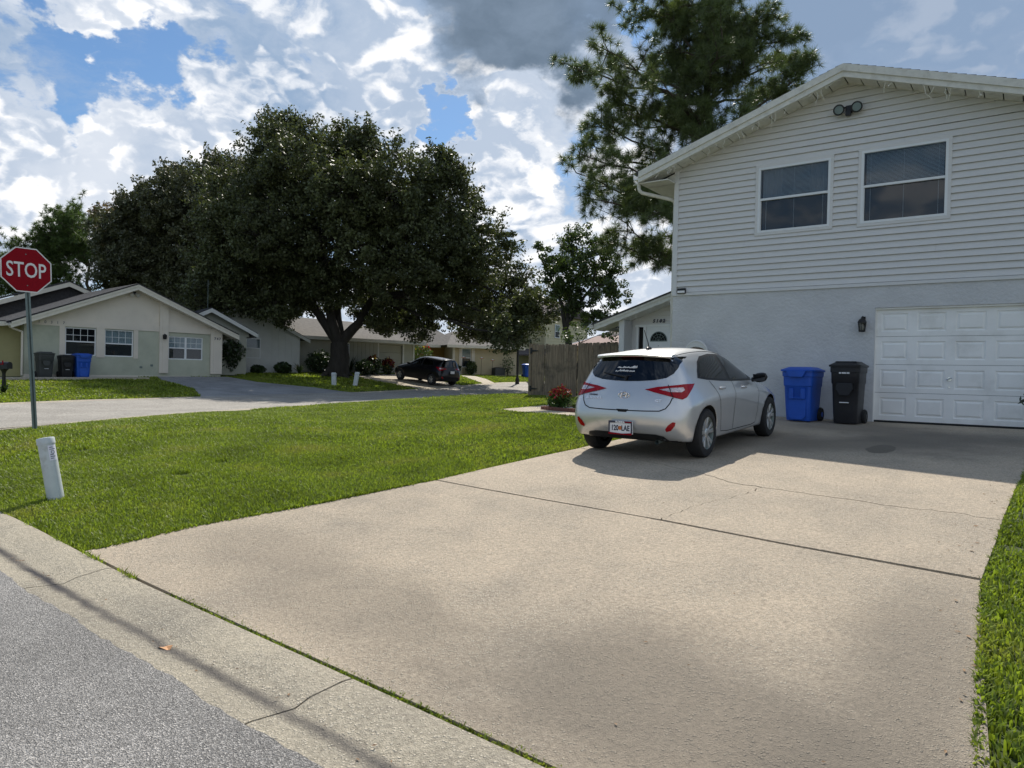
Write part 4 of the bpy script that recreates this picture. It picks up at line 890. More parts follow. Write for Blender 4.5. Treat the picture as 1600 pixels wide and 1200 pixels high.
    patch('grille', 'front', [(-.36, .60), (.36, .60), (.30, .50), (-.30, .50)], M['black'], .004, .05)
    patch('lower_valance', 'rear', [(-.56, .335), (-.45, .355), (.45, .355), (.56, .335), (.62, .26), (-.62, .26)], M['black'], .004, .04)
    tl = patch('tail_light', 'lamp', [(.29, .928), (.42, .962), (.58, .982), (.74, .998), (.93, 1.0), (.885, .955), (.82, .90), (.75, .835), (.685, .81), (.61, .828), (.50, .86), (.38, .895)], M['redlens'], .008, .03, True)
    rl = patch('lamp_insert', 'lamp', [(.44, .93), (.56, .95), (.72, .957), (.735, .925), (.69, .898), (.55, .90)], M['clearlens'], .011, .03, True)
    patch('bumper_reflector', 'rear', [(.60, .43), (.64, .485), (.70, .53), (.735, .525), (.725, .48), (.675, .42), (.615, .40)], M['redlens'], .005, .025, True)
    # panel gaps
    if hatch:
        seam('tailgate_gap', 'rear', [(-.665, .83), (-.645, .76), (-.60, .695), (-.52, .662), (-.3, .655), (0, .653), (.3, .655), (.52, .662), (.60, .695), (.645, .76), (.665, .83)], .013)
        seam('lamp_gap', 'lamp', [(.545, .99), (.56, .90), (.575, .82)], .008, None, .014, True)
        patch('tailgate_grip', 'rear', [(-.09, .668), (.09, .668), (.06, .632), (-.06, .632)], M['dark'], .004, .03)
        seam('bumper_crease', 'rear', [(-.44, .535), (-.40, .50), (-.33, .405), (.33, .405), (.40, .50), (.44, .535)], .006, paint, .004)
    seam('door_gap', 'side', [(.965, 1.02), (1.08, .90), (1.20, .73), (1.27, .52), (1.33, .305), (1.6, .285), (2.6, .28), (2.78, .30), (2.83, .5), (2.82, .92)], .009, None, .0025, True)
    seam('door_gap', 'side', [(1.76, .985), (1.80, .75), (1.80, .29)], .009, None, .0025, True)
    for yy_, zz_ in ((1.30, .905), (2.16, .875)):
        p = cast('side', yy_*sy, zz_*sz, .022)
        for s in (1, -1): build('door_handle', MB().tube([(s*p.x-s*.02, p.y-.09, p.z), (s*p.x, p.y-.06, p.z), (s*p.x, p.y+.06, p.z-.006), (s*p.x-s*.02, p.y+.09, p.z-.01)], [.012, .016, .016, .012], 8), paint, T, smooth=True)
    for s in (1, -1):
        mr = MB(); c0 = Vector((s*.985*sx, 2.60*sy, 1.005*sz)); rg = []
        for k in range(9):
            t = -1+2*k/8; r = math.sqrt(max(.02, 1-abs(t)**2.6)); rg.append([(c0.x+s*t*.105, c0.y+.055*r*math.cos(2*math.pi*q/14)*(1 if math.cos(2*math.pi*q/14) < 0 else 1.5), c0.z+.072*r*math.sin(2*math.pi*q/14)+.01*t) for q in range(14)])
        mo = build('door_mirror', mr.loft(rg).tube([c0+Vector((-s*.13, .03, -.035)), c0+Vector((-s*.03, .02, -.03))], [.035, .028], 8), M['black'], T, smooth=True)
        build('mirror_glass', MB().prism([(c0.x-.085, c0.z-.05), (c0.x+.085, c0.z-.05), (c0.x+.09, c0.z+.05), (c0.x-.09, c0.z+.05)], c0.y-.060, c0.y-.056), M['autoglass'], mo)
    # wheels
    tw = .20
    def lathe(pr, n=36):
        mb = MB(); rings = [[(x, r*math.cos(2*math.pi*k/n), r*math.sin(2*math.pi*k/n)) for k in range(n)] for x, r in pr]; return mb.loft(rings, False)
    ro = .222
    tyre = lathe([(-tw/2, ro-.01), (-tw/2-.004, ro+.03), (-tw/2+.006, wr-.022), (-tw/2+.03, wr-.003), (0, wr), (tw/2-.03, wr-.003), (tw/2-.006, wr-.022), (tw/2+.004, ro+.03), (tw/2, ro-.01), (tw/2-.03, ro-.02)])
    barrel = lathe([(tw/2-.012, ro-.006), (tw/2-.006, ro-.001), (tw/2-.010, ro-.014), (tw/2-.06, ro-.03), (-tw/2+.02, ro-.03)])
    back = lathe([(0, ro-.03), (0, .01)]); sp_ = MB()
    for k in range(5):
        for d in (-13, 13):
            a = R(72*k+90+d); a2 = R(72*k+90+d*.62); w0, w1 = .016, .026
            ca, sa, cb, sb = math.cos(a), math.sin(a), math.cos(a2), math.sin(a2); r1 = ro-.008; r0 = .05
            sp_.loft([[(x, r0*cb-sg*w0*sb, r0*sb+sg*w0*cb) for x, sg in ((.075, -1), (.075, 1), (.045, 1.3), (.045, -1.3))], [(x, r1*ca-sg*w1*sa, r1*sa+sg*w1*ca) for x, sg in ((.088, -1), (.088, 1), (.055, 1.3), (.055, -1.3))]])
    hub = MB().tube([(.04, 0, 0), (.078, 0, 0), (.084, 0, 0)], [.068, .062, .045], 20)
    proto = {}
    for s in (1, -1):
        for y in (ya, yf):
            w = thing('wheel', None, None, (s*(.79*sx), y, zc), rot=(0, 0, 0 if s > 0 else math.pi)); w.parent = T
            if not proto: proto = {'tyre': build('tyre', tyre, M['rubber'], w, smooth=True), 'rim': build('rim', barrel, M['galv'], w, smooth=True), 'hub_back': build('hub_back', back, M['dark'], w), 'spokes': build('spokes', sp_, M['rim'], w, bevel=.004), 'hub': build('hub', hub, M['rim'], w, smooth=True)}
            else:
                for nme, q in proto.items(): c2 = q.copy(); COL.objects.link(c2); c2.parent = w
    def cast_top(x, y):
        hit, n, i, d = bvh.ray_cast(Vector((x, y, 5)), Vector((0, 0, -1))); return hit+Vector((0, 0, .001))
    return T, cast, patch, cast_top
carT, cast, patch, cast_top = make_car('silver five door hatchback parked on the concrete drive by the garage', M['paint'], (-4.20, 8.12, -1.056), (R(2.7), 0, R(-.3)), .95, 1, .97)
def hatch_details(T):
    def roofline(sg):
        o = []
        for y in np.linspace(.55, 2.15, 12):
            q = cast_top(sg*.50, y); o.append(q)
        return o
    sp = MB(); xs = np.linspace(-.545, .545, 13); rg = []
    for x in xs:
        k = (x/.545)**2; x = x*.97; yb = .245+.09*k*k; zt = 1.353-.026*k; p = [(x, .50, zt+.022-.006*k), (x, .35, zt+.010-.004*k), (x, yb, zt-.014), (x, yb+.004, zt-.036), (x, .33, zt-.034), (x, .44, zt-.022)]; rg.append(p)
    build('roof_spoiler', sp.loft(rg), M['paint'], T, smooth=True)
    build('brake_light', MB().box(-.16, .16, .252, .33, 1.311, 1.320), M['redlens'], T)
    an = build('antenna_base', MB().loft([[(.035*math.cos(2*math.pi*k/12)*r, .80+.06*r*math.sin(2*math.pi*k/12), z) for k in range(12)] for r, z in ((1, 1.395), (.9, 1.425), (.5, 1.438))]), M['black'], T, smooth=True)
    build('antenna_rod', MB().tube([(0, .80, 1.43), (0, .77, 1.50), (0, .66, 1.66)], [.008, .006, .004], 6), M['black'], an)
    pl = MB(); y0 = .012
    po = build('number_plate', MB().box(-.158, .158, -.014, .03, .335, .495), M['sticker'], T, bevel=.006)
    build('plate_frame', MB().box(-.165, .165, -.022, -.012, .475, .50).box(-.165, -.150, -.022, -.012, .35, .475).box(.150, .165, -.022, -.012, .35, .475), M['ink'], po)
    build('plate_stripe', MB().add([(-.165, -.023, .328), (.165, -.023, .328), (.165, -.023, .355), (.03, -.023, .342), (-.165, -.023, .354)], [(0, 1, 2, 3, 4)]).add([(.06, -.023, .483), (.160, -.023, .483), (.160, -.023, .496), (.03, -.023, .496)], [(0, 1, 2, 3)]), M['red'], po)
    text('plate_number', '120  LAE', .095, M['ink'], po, (0, -.0155, .408), sx=.74, off=.003, ext=.001)
    build('orange_emblem', MB().tube([(-.004, -.0165, .412), (-.004, -.0150, .412)], .026, 14), M['orange'], po)
    text('plate_title', 'FLORIDA', .032, M['sticker'], po, (0, -.0235, .487), off=.002, ext=.001)
    # maker's oval with the slanted H
    p = cast('rear', 0, .825, .006); em = build('emblem', MB().tube([(p.x+.074*math.cos(2*math.pi*k/24), p.y-.004, p.z+.040*math.sin(2*math.pi*k/24)) for k in range(25)], .0075, 6, False), M['chrome'], T, smooth=True)
    build('emblem_letter', MB().tube([(p.x-.043, p.y-.006, p.z-.026), (p.x-.026, p.y-.006, p.z+.026)], .0085, 6).tube([(p.x+.026, p.y-.006, p.z-.026), (p.x+.043, p.y-.006, p.z+.026)], .0085, 6).tube([(p.x-.036, p.y-.006, p.z-.014), (p.x-.01, p.y-.008, p.z-.004), (p.x+.012, p.y-.008, p.z+.006), (p.x+.036, p.y-.006, p.z+.016)], .007, 6), M['chrome'], em, smooth=True)
    p = cast('rear', -.44, .775, .004); text('model_badge', 'ELANTRA', .042, M['chrome'], T, (p.x, p.y-.002, p.z), (R(76), 0, R(-6)), sx=1.35, off=.001, ext=.002)
    p = cast('rear', -.46, .815, .004); text('dealer_badge', 'HYUNDAI', .024, M['ink'], T, (p.x, p.y-.002, p.z), (R(76), 0, R(-6)), sx=1.2, off=.0012, ext=.001)
    p = cast('rear', .47, .765, .004); text('trim_badge', 'GT', .045, M['chrome'], T, (p.x, p.y-.002, p.z), (R(76), 0, R(6)), sx=1.3, off=.001, ext=.002)
    # wiper and the two lines of white vinyl script on the glass
    W_ = [cast('rear', u, z, .018) for u, z in ((-.02, 1.012), (.0, 1.045), (-.14, 1.062), (-.30, 1.085))]
    build('wiper', MB().tube(W_, [.022, .018, .010, .006], 6).tube([cast('rear', u, z, .012) for u, z in ((.05, 1.062), (-.15, 1.072), (-.36, 1.098))], .007, 6), M['black'], T)
    rr = random.Random(2); s = MB()
    for (u0, u1, z, hh) in ((-.17, .09, 1.162, .030), (-.19, .08, 1.118, .026)):
        u = u0
        while u < u1:
            q = cast('rear', u, z+rr.uniform(-.004, .004), .0075); q2 = cast('rear', u+rr.uniform(.008, .02), z+hh*rr.uniform(.4, 1.0)*rr.choice([1, .6]), .0075); s.tube([q, q2], .0042, 4)
            q3 = cast('rear', u+.016, z+rr.uniform(-.002, .004), .0075); s.tube([q2, q3], .0036, 4); u += rr.uniform(.014, .022)
    build('glass_script', s, M['sticker'], T)['kind'] = 'stuff'
    for s_ in (1, -1): build('roof_ditch', MB().tube(roofline(s_), .005, 5), M['black'], T)
    build('exhaust', MB().tube([(.42, .16, .24), (.42, .30, .25)], .028, 10, False), M['galv'], T)
hatch_details(carT)
def suvmod(p):
    x, y, z = p
    if z > 1.1 and y < 1.2: y = y-.16*(1.2-y)/1.2
    return (x, y, z)
sa = math.atan2(.99, .10)
S0 = (-28.55, 32.75); az = h(S0[0]-1.8, S0[1]+.6)
SV, _, _, _ = make_car('black sport utility car parked under the big oak beside the grey white house', M['blackpaint'], (S0[0], S0[1], h(*S0)+.0), (math.atan2(h(S0[0]-3.8, S0[1]+1.3)-h(*S0), 4.0), 0, sa), 1.05, 1.13, 1.16, suvmod, False, .355)
build('number_plate', MB().box(-.16, .16, -.03, -.01, .80, .95), M['sticker'], SV)

# ------------------------------------------------------------------ wheeled bins
def make_bin(label, m_, loc, rz, w=.60, d=.66, hgt=1.05, style=0, group=None, name='wheeled_bin'):
    T = thing(name, label, 'bin', loc, rz, group)
    b = MB(); hb = hgt*.93; rings = []
    for z, k in ((0.02, .80), (.04, .815), (.3*hb, .86), (.70*hb, .925), (.72*hb, .965), (.90*hb, .985), (.905*hb, 1.03), (hb, 1.04)): rings.append(rrect(w*k, d*k*(1 if z > .1 else .97), .07, z, 0, .04*(1-k)*2))
    build('tub', b.loft(rings), m_, T, smooth=True)
    f = MB()      # moulded front: recess and grab bar
    y0 = -d*.43; s0 = -.02
    if style == 0:
        f.prism([(-.16, .45*hb), (-.16, .10), (-.10, .04), (.10, .04), (.16, .10), (.16, .45*hb)], y0-.004, y0+.06)
        build('front_rib', f, m_, T, bevel=.01); build('side_rib', MB().box(-.15, -.065, y0-.035, y0+.05, .452*hb, .66*hb), m_, T, bevel=.012); build('side_rib', MB().box(.065, .15, y0-.035, y0+.05, .452*hb, .66*hb), m_, T, bevel=.012); build('grab_bar', MB().tube([(-.075, y0-.03, .47*hb), (.075, y0-.03, .47*hb)], .012, 6), m_, T)
    else:
        f.prism([(-.15, .62*hb), (-.13, .72*hb), (.13, .72*hb), (.15, .62*hb), (.08, .50*hb), (-.08, .50*hb)], y0-.045, y0+.04); build('front_rib', f, m_, T, bevel=.01)
        build('recess_shade', MB().box(-.17, -.08, y0-.034, y0+.02, .60*hb, .68*hb).box(.08, .17, y0-.034, y0+.02, .60*hb, .68*hb), M['dark'], T); build('grab_bar', MB().tube([(-.08, y0-.025, .38*hb), (.08, y0-.025, .38*hb)], .010, 6), M['sticker'], T)  # dark boxes stand in for the shade inside the hand recesses
    l = MB(); rr_ = [rrect(w*1.10, d*1.10, .06, hb+.003, 0, -.01), rrect(w*1.11, d*1.11, .06, hb+.035, 0, -.01), rrect(w*1.05, d*1.05, .08, hb+.045, 0, -.01), rrect(w*.75, d*.75, .1, hgt+.02, 0, .0)]
    lid = build('lid', l.loft(rr_), m_, T, smooth=True)
    if style == 0: build('lid_lip', MB().prism([(-w*.34, hb+.02), (-w*.22, hb-.10), (w*.22, hb-.10), (w*.34, hb+.02)], -d*.57-.02, -d*.53), m_, lid, bevel=.006)
    else: build('lid_panel', MB().box(-w*.36, w*.36, -d*.40, d*.30, hgt+.012, hgt+.026), m_, lid, bevel=.008)
    for s in (1, -1):
        wh = build('wheel', MB().tube([(s*w*.40, d*.40, .135), (s*(w*.40+.03), d*.40, .135), (s*(w*.40+.06), d*.40, .135)], [.135, .138, .12], 18), M['rubber'], T, smooth=True)
        build('hub', MB().tube([(s*(w*.40+.058), d*.40, .135), (s*(w*.40+.066), d*.40, .135)], .05, 10), m_, wh)
    build('axle', MB().tube([(-w*.42, d*.40, .135), (w*.42, d*.40, .135)], .012, 6), M['galv'], T)
    build('handle_bar', MB().tube([(-w*.40, d*.46, hb-.02), (-w*.42, d*.60, hb+.0), (w*.42, d*.60, hb+.0), (w*.40, d*.46, hb-.02)], .016, 6), m_, T, smooth=True)
    return T
make_bin('bright blue wheeled recycling bin between the hatchback and the black bin', M['bluebin'], (-3.56, 14.35, h(-3.56, 14.3)), R(-5), .56, .68, 1.02, 0)
bb = make_bin('tall black wheeled rubbish bin next to the white garage door', M['blackbin'], (-2.75, 14.35, h(-2.75, 14.3)), R(-3), .50, .62, 1.13, 1)
for i, wd in enumerate((.03, .018, .03, .03, .018, .03, .03)): build('serial_mark', MB().box(-.09+.026*i, -.09+.026*i+wd*.65, -.328, -.300, .925, .955), M['sticker'], bb)

# ------------------------------------------------------------------ stop sign
def stop_sign():
    base = Vector((-13.84, 5.03, h(-13.84, 5.03)-.05)); top = Vector((-14.075, 4.93, 1.93)); ax = (top-base).normalized()
    T = thing('stop_sign', 'red octagonal stop sign on a leaning steel post at the street corner', 'sign', tuple(base))
    n = Vector((1, -.02, 0)); n = (n-ax*n.dot(ax)).normalized(); u = ax.cross(n).normalized()      # u runs to the right seen from the front
    L = (top-base).length
    def W_(a, b, c): return tuple(u*a+ax*b+n*c)
    p = MB(); prof = [(-.038, .0), (-.038, .006), (-.018, .008), (-.014, .034), (.014, .034), (.018, .008), (.038, .006), (.038, .0), (.024, .002), (.02, .028), (-.02, .028), (-.024, .002)]
    prof = [(-.040, -.004), (-.018, -.004), (-.014, -.034), (.014, -.034), (.018, -.004), (.040, -.004), (.040, .0), (.014, .0), (.010, -.030), (-.010, -.030), (-.014, .0), (-.040, .0)]
    p.loft([[W_(a, z, c) for a, c in prof] for z in (0, L)]); build('post', p, M['galv'], T)
    cz = (Vector((-14.07, 4.924, 1.612))-base).dot(ax); tilt = R(1.5)
    def octa(r, c0, c1):
        m = MB(); P = [(r/math.cos(R(22.5))*math.cos(R(45*k+22.5)-tilt), r/math.cos(R(22.5))*math.sin(R(45*k+22.5)-tilt)) for k in range(8)]
        return m.loft([[W_(a, cz+b, c) for a, b in P] for c in (c0, c1)])
    pl = build('plate', octa(.385, .004, .007), M['signwhite'], T); build('red_field', octa(.366, .0068, .0085), M['red'], pl)
    o = text('legend', 'STOP', .34, M['signwhite'], pl, off=.003, ext=.0008, sx=1)
    me = o.data; xs = [v.co.x for v in me.vertices]; ys = [v.co.y for v in me.vertices]; kx = .60/(max(xs)-min(xs)); ky = .262/(max(ys)-min(ys)); mx, my = (max(xs)+min(xs))/2, (max(ys)+min(ys))/2
    ct, st = math.cos(-tilt), math.sin(-tilt)
    for v in me.vertices:
        a, b = (v.co.x-mx)*kx, (v.co.y-my)*ky; a, b = a*ct-b*st, a*st+b*ct; v.co = W_(a, cz+b, .0095+v.co.z)
    o.location = (0, 0, 0); o.rotation_euler = (0, 0, 0)
    for dz in (.27, -.27): build('bolt', MB().tube([W_(0, cz+dz, .008), W_(0, cz+dz, .015)], .010, 8), M['galv'], pl)
stop_sign()

# ------------------------------------------------------------------ pipe marker, utility posts, mailbox, lamp post
P0 = Vector((-8.1, 3.15, h(-8.1, 3.15)-.06)); ln_ = Vector((-.807*.19, -.59*.19, 1)).normalized()
T = thing('marker_post', 'white leaning pipe marker with paper label in the front lawn', 'post', tuple(P0)); Lp = .69
a_ = ln_.cross(Vector((.81, .59, 0))).normalized(); b_ = ln_.cross(a_)
def ring(z, r, n=24): return [tuple(ln_*z+(a_*math.cos(2*math.pi*k/n)+b_*math.sin(2*math.pi*k/n))*r) for k in range(n)]
build('pipe', MB().loft([ring(z, r) for z, r in ((0, .078), (.30, .077), (Lp-.06, .077))]), M['pvc'], T, smooth=True)
build('cap', MB().loft([ring(z, r) for z, r in ((Lp-.065, .083), (Lp-.012, .083), (Lp, .077), (Lp+.004, .04))]), M['pvc'], T, smooth=True)
lb = MB(); g0 = math.atan2(b_.dot(Vector((.95, -.25, 0))), a_.dot(Vector((.95, -.25, 0))))
def cyl(t0, t1, z0, z1, r, n=8):
    m = MB(); pts = [[tuple(ln_*z+(a_*math.cos(t0+(t1-t0)*k/n)+b_*math.sin(t0+(t1-t0)*k/n))*r) for k in range(n+1)] for z in (z0, z1)]
    for k in range(n): m.quad(pts[0][k], pts[0][k+1], pts[1][k+1], pts[1][k])
    return m
sgn = 1 if (a_*math.cos(g0+.3)+b_*math.sin(g0+.3)-a_*math.cos(g0)-b_*math.sin(g0)).dot(Vector((.59, .81, 0))) > 0 else -1
lo = build('paper_label', cyl(g0, g0+sgn*1.05, Lp-.24, Lp-.085, .0785), M['label'], T)
rr = random.Random(8)
for k in range(7):
    z = Lp-.105-.019*k
    if k in (2, 3): continue
    build('print_line', cyl(g0+sgn*.15, g0+sgn*(.15+rr.uniform(.35, .75)), z-.0035, z+.0035, .0790, 4), M['ink'], lo)
ci = MB().tube([tuple(ln_*(Lp-.155+.017*math.sin(t))+(a_*math.cos(g0+sgn*(.52+.21*math.cos(t)))+b_*math.sin(g0+sgn*(.52+.21*math.cos(t))))*.0792) for t in np.linspace(0, 2*math.pi, 17)], .0022, 4, False); build('print_mark', ci, M['ink'], lo)
for i, (x, y, lean, lab) in enumerate(((-30.47, 25.34, .03, 'left upright white utility post on the shaded lawn by the oak'), (-30.0, 26.4, -.16, 'leaning white utility post with rounded cap, right of the upright one'))):
    T = thing('utility_post', lab, 'post', (x, y, h(x, y)-.03), R(-30), 'white utility posts on the far lawn', rot=(0, 0, R(36)))
    k = lambda z: -lean*z
    build('shaft', MB().loft([rrect(.25, .2, .05, z, k(z)) for z in (0, .60+.08*i)]), M['pvc'], T, smooth=True)
    build('cap', MB().loft([rrect(w_, w_*.8, .05, z, k(z)) for w_, z in ((.27, .60+.08*i), (.27, .66+.08*i), (.2, .72+.09*i))]), M['pvc'], T, smooth=True)
T = thing('mailbox', 'black mailbox on a black post by the far kerb', 'mailbox', (-28.3, 9.32, h(-28.3, 9.32)-.05), R(-70))
build('post', MB().loft([rrect(w_, w_, .02, z) for w_, z in ((.12, 0), (.10, .3), (.085, .7), (.12, .80), (.2, .86), (.2, .88))]), M['iron'], T, smooth=True)
n = 10; pr = [(-.10, .88), (.10, .88)]+[(.10*math.cos(math.pi*k/n), 1.02+.10*math.sin(math.pi*k/n)) for k in range(n+1)]
build('box', MB().prism(pr, -.26, .26), M['iron'], T); build('flag', MB().box(.10, .112, -.05, .10, 1.02, 1.05).box(.10, .112, .05, .10, 1.05, 1.16), M['red'], T)
T = thing('lamp_post', 'thin black post standing on the lawn left of the wooden gate', 'post', (-28.8, 39.97, h(-28.8, 39.97)-.1))
build('pole', MB().tube([(0, 0, 0), (0, 0, .5), (0, 0, .55), (0, 0, 3.3)], [.16, .13, .09, .075], 10), M['iron'], T)
build('lantern', MB().loft([rrect(w_, w_, .03, z) for w_, z in ((.16, 3.3), (.34, 3.7), (.40, 3.72), (.06, 3.95))]), M['iron'], T)
T = thing('plastic_stand', 'pale rounded-top plastic stand with brown cloth against the wall behind the hatchback', 'stand', (-5.88, 14.75, h(-5.88, 14.75)))
ar = [(.24*math.cos(math.pi*k/14)*(1 if k not in (0, 14) else 1), 1.30+.26*math.sin(math.pi*k/14)) for k in range(15)]
build('frame', MB().tube([(.27, .1, 0), (.25, 0, .7)]+[(x, 0, z) for x, z in ar]+[(-.25, 0, .7), (-.27, .1, 0)], .028, 8), M['chairw'], T, smooth=True)
build('hood', MB().prism([(.22*math.cos(math.pi*k/14), 1.36+.19*math.sin(math.pi*k/14)) for k in range(15)]+[(-.17, 1.40), (0, 1.45), (.17, 1.40)], -.02, .02), M['chairw'], T)
build('cloth', MB().prism([(-.20, .7), (.20, .7), (.19, 1.36), (.1, 1.43), (-.1, 1.43), (-.19, 1.36)], .025, .04), M['taupe'], T)
# dead leaf lying on the kerb
x, y = -3.72, 1.99; z = h(x, KX(x))-.012
tag(build('fallen_leaf', MB().add([(x-.055, y-.02, z), (x-.01, y-.035, z+.02), (x+.05, y-.01, z+.006), (x+.03, y+.02, z+.025), (x-.02, y+.03, z+.008), (x, y, z+.014)], [(0, 1, 5), (1, 2, 5), (2, 3, 5), (3, 4, 5), (4, 0, 5)]), M['dry']), 'single dry brown leaf lying in the kerb gutter', 'leaf')

# ------------------------------------------------------------------ neighbouring houses
def frame_rz(u): return math.atan2(u[1], u[0])
def win_far(T, x0, x1, z0, z1, y, mid=.5, panes=2, trim=.05, lower=None, curtain=None, bars=None, mull=False):
    w = thing('window', None, None); w.parent = T
    f = MB(); f.box(x0, x1, y-.02, y+.05, z0, z0+trim).box(x0, x1, y-.02, y+.05, z1-trim, z1).box(x0, x0+trim, y-.018, y+.05, z0+trim, z1-trim).box(x1-trim, x1, y-.018, y+.05, z0+trim, z1-trim)
    zm = z0+(z1-z0)*mid; f.box(x0+trim, x1-trim, y-.016, y+.02, zm-.028, zm+.028)
    if mull: xm = (x0+x1)/2; f.box(xm-.05, xm+.05, y-.022, y+.05, z0+trim, z1-trim)
    build('frame', f, M['alum'], w)
    build('pane', MB().box(x0+trim, x1-trim, y+.006, y+.012, zm+.028, z1-trim), M['glass'], w); build('pane', MB().box(x0+trim, x1-trim, y+.026, y+.032, z0+trim, zm-.028), M['glass'], w)
    if lower: build('screen', MB().box(x0+trim, x1-trim, y+.040, y+.044, z0+trim, zm-.028), lower, w)
    if bars:
        g = MB()
        for i in range(1, bars[0]): xx = x0+trim+(x1-x0-2*trim)*i/bars[0]; g.box(xx-.009, xx+.009, y-.002, y+.004, zm+.028, z1-trim)
        for i in range(1, bars[1]): zz = zm+(z1-trim-zm)*i/bars[1]; g.box(x0+trim, x1-trim, y-.001, y+.003, zz-.009, zz+.009)
        build('muntin', g, M['alum'], w)
    k = MB(); n = 30; a, b = x0+trim, x1-trim; zc0 = z0+trim if not lower else zm
    if curtain:
        for i in range(n): k.quad((a+(b-a)*i/n, y+.05+.012*math.sin(i*2.1), zc0), (a+(b-a)*(i+1)/n, y+.05+.012*math.sin((i+1)*2.1), zc0), (a+(b-a)*(i+1)/n, y+.05+.012*math.sin((i+1)*2.1), z1-trim), (a+(b-a)*i/n, y+.05+.012*math.sin(i*2.1), z1-trim))
        build('curtain', k, curtain, w)
    build('dark_room', MB().box(x0+trim, x1-trim, y+.3, y+.32, z0, z1), M['dark'], w)
    return w
def house_b():
    u = np.array([.101, .995]); T = thing('gabled_house', 'sage green and greige house with a wide front gable and dark roof across the street', 'house', (-35.13, 16.93, -.5), frame_rz(u))
    L, Rr, sl, az = -4.5, 4.36, .42, 4.46; zt = lambda x: az-sl*abs(x)
    holes = [(-2.92, -1.64, .93, 2.2), (-1.28, -.01, .93, 2.2), (1.65, 3.39, .88, 2.04)]
    w = MB(); wall_rects(w, L, 1.3, -.4, 2.3, holes[:2], 0, .25); wall_rects(w, 1.3, Rr, -.4, 2.3, holes[2:], .04, .25); w.box(L, L+.2, .25, 11, -.4, 2.3).box(Rr-.2, Rr, .25, 11, -.4, 1.9).box(L, Rr, 11, 11.2, -.4, 2.3); build('wall', w, M['gsage'], T)
    g = MB(); g.prism([(L, 2.3), (Rr, 2.3), (Rr, zt(Rr)-.16), (0, az-.16), (L, zt(L)-.16)], .02, .25); build('gable_wall', g, M['gtrim'], T)
    b = MB(); b.prism([(L, 2.23), (1.18, 2.23), (1.18, 2.50), (L, 2.50)], -.035, .02); build('trim_band', b, M['gtrim'], T); build('trim_band', MB().box(1.62, 3.77, -.03, .04, 2.24, 2.55), M['gtrim'], T)
    for x0, x1, z0, z1 in ((1.18, 1.62, .18, zt(1.4)-.2), (3.77, 4.38, .18, zt(4.1)-.22)): build('pilaster', MB().box(x0, x1, -.07, .02, z0, z1).box(x0+.14, x1-.02, -.085, -.07, z0, z1), M['gtrim'], T)
    for x0, x1 in ((-3.15, -2.92), (-1.64, -1.28), (-.01, .2)): build('window_trim', MB().box(x0, x1, -.03, .02, .86, 2.23), M['gtrim'], T)
    build('window_trim', MB().box(L, L+.32, -.03, .02, 2.2, 2.24), M['gtrim'], T)
    win_far(T, *holes[0], .06, .5, lower=M['screenb'], bars=(4, 2)); win_far(T, *holes[1], .06, .48, lower=M['screen'], bars=(4, 2), curtain=M['curtw']); win_far(T, *holes[2], .09, .5, lower=M['screen'], curtain=M['curtw'], bars=(6, 2), mull=True)
    gable_roof(T, -5.15, 5.05, 0, zt(5.1), az, -.55, 11.5, M['shingle'], tabs=.3)
    fa = MB()
    for s in (-1, 1): rake(fa, 0, az-.05, s*5.08, zt(5.08)-.05, -.53, -.50, 0, .10); rake(fa, 0, az-.05, s*5.1, zt(5.1)-.05, -.505, -.47, .08, .26)
    build('fascia', fa, M['grake'], T)
    so = MB()
    for s in (-1, 1): rake(so, 0, az-.05, s*5.05, zt(5.05)-.05, -.47, .02, .24, .26)
    build('soffit', so, M['gtrim'], T)
    build('eave_fascia', MB().box(5.05, 5.09, -.5, 11.5, zt(5.1)-.26, zt(5.1)-.04), M['grake'], T)
    gp = [(-.115, .0), (-.12, .10), (-.105, .02), (-.02, .02), (0, .12), (.005, 0), (-.03, -.012), (-.09, -.012)]
    build('gutter', MB().loft([[(-5.1+x, y, zt(5.1)-.2+z) for x, z in gp] for y in (-.5, 11.5)]), M['grake'], T)
    build('downspout', MB().tube([(-5.12, -.25, zt(5.1)-.2), (-4.95, -.22, zt(5.1)-.32), (-4.62, -.06, zt(5.1)-.42), (-4.58, -.05, 1.9), (-4.58, -.05, 0)], .045, 8), M['gtrim'], T, smooth=True)
    # the set-back olive wing with a second gable
    build('side_wing', MB().box(-11.5, L, .5, 12, -.4, 2.2), M['gtan'], T)
    build('wing_fascia', MB().box(-11.6, -5.15, -.0, .06, 2.1, 2.3), M['grake'], T); build('wing_roof', MB().prism([(-11.6, 2.28), (-5.16, 2.28), (-5.16, 2.34), (-11.6, 2.34)], .0, .9), M['shingle'], T)
    a2 = 4.95; x2 = -.95; gable_roof(T, x2-5.4, x2+5.0, x2, a2-.40*5.2, a2, 6.3, 12, M['shingle'], tabs=.3, name='rear_roof')
    f2 = MB()
    for s in (-1, 1): rake(f2, x2, a2-.05, x2+s*5.2, a2-.05-.40*5.2, 6.32, 6.36, 0, .24)
    build('rear_fascia', f2, M['grake'], T); build('rear_gable', MB().prism([(x2-5.0, 1.5), (x2+4.8, 1.5), (x2+4.8, a2-2.2), (x2, a2-.25), (x2-5.0, a2-2.2)], 6.7, 6.9), M['shingle'], T)
    for i, ch in enumerate('10317'): text('house_number', ch, .17, M['ink'], T, (-3.95+.24*i, -.04, 2.37))
    for i, ch in enumerate('747'): text('house_number', ch, .18, M['ink'], T, (3.98+.13*i, -.09, 2.02), off=.006)
    for x, z in ((.35, .45), (.85, .55)): build('wall_vent', MB().box(x-.06, x+.06, -.02, .0, z-.05, z+.05), M['galv'], T)
    build('base_course', MB().box(L-.01, Rr, -.015, .02, -.4, .04), M['gtrim'], T)
    return T
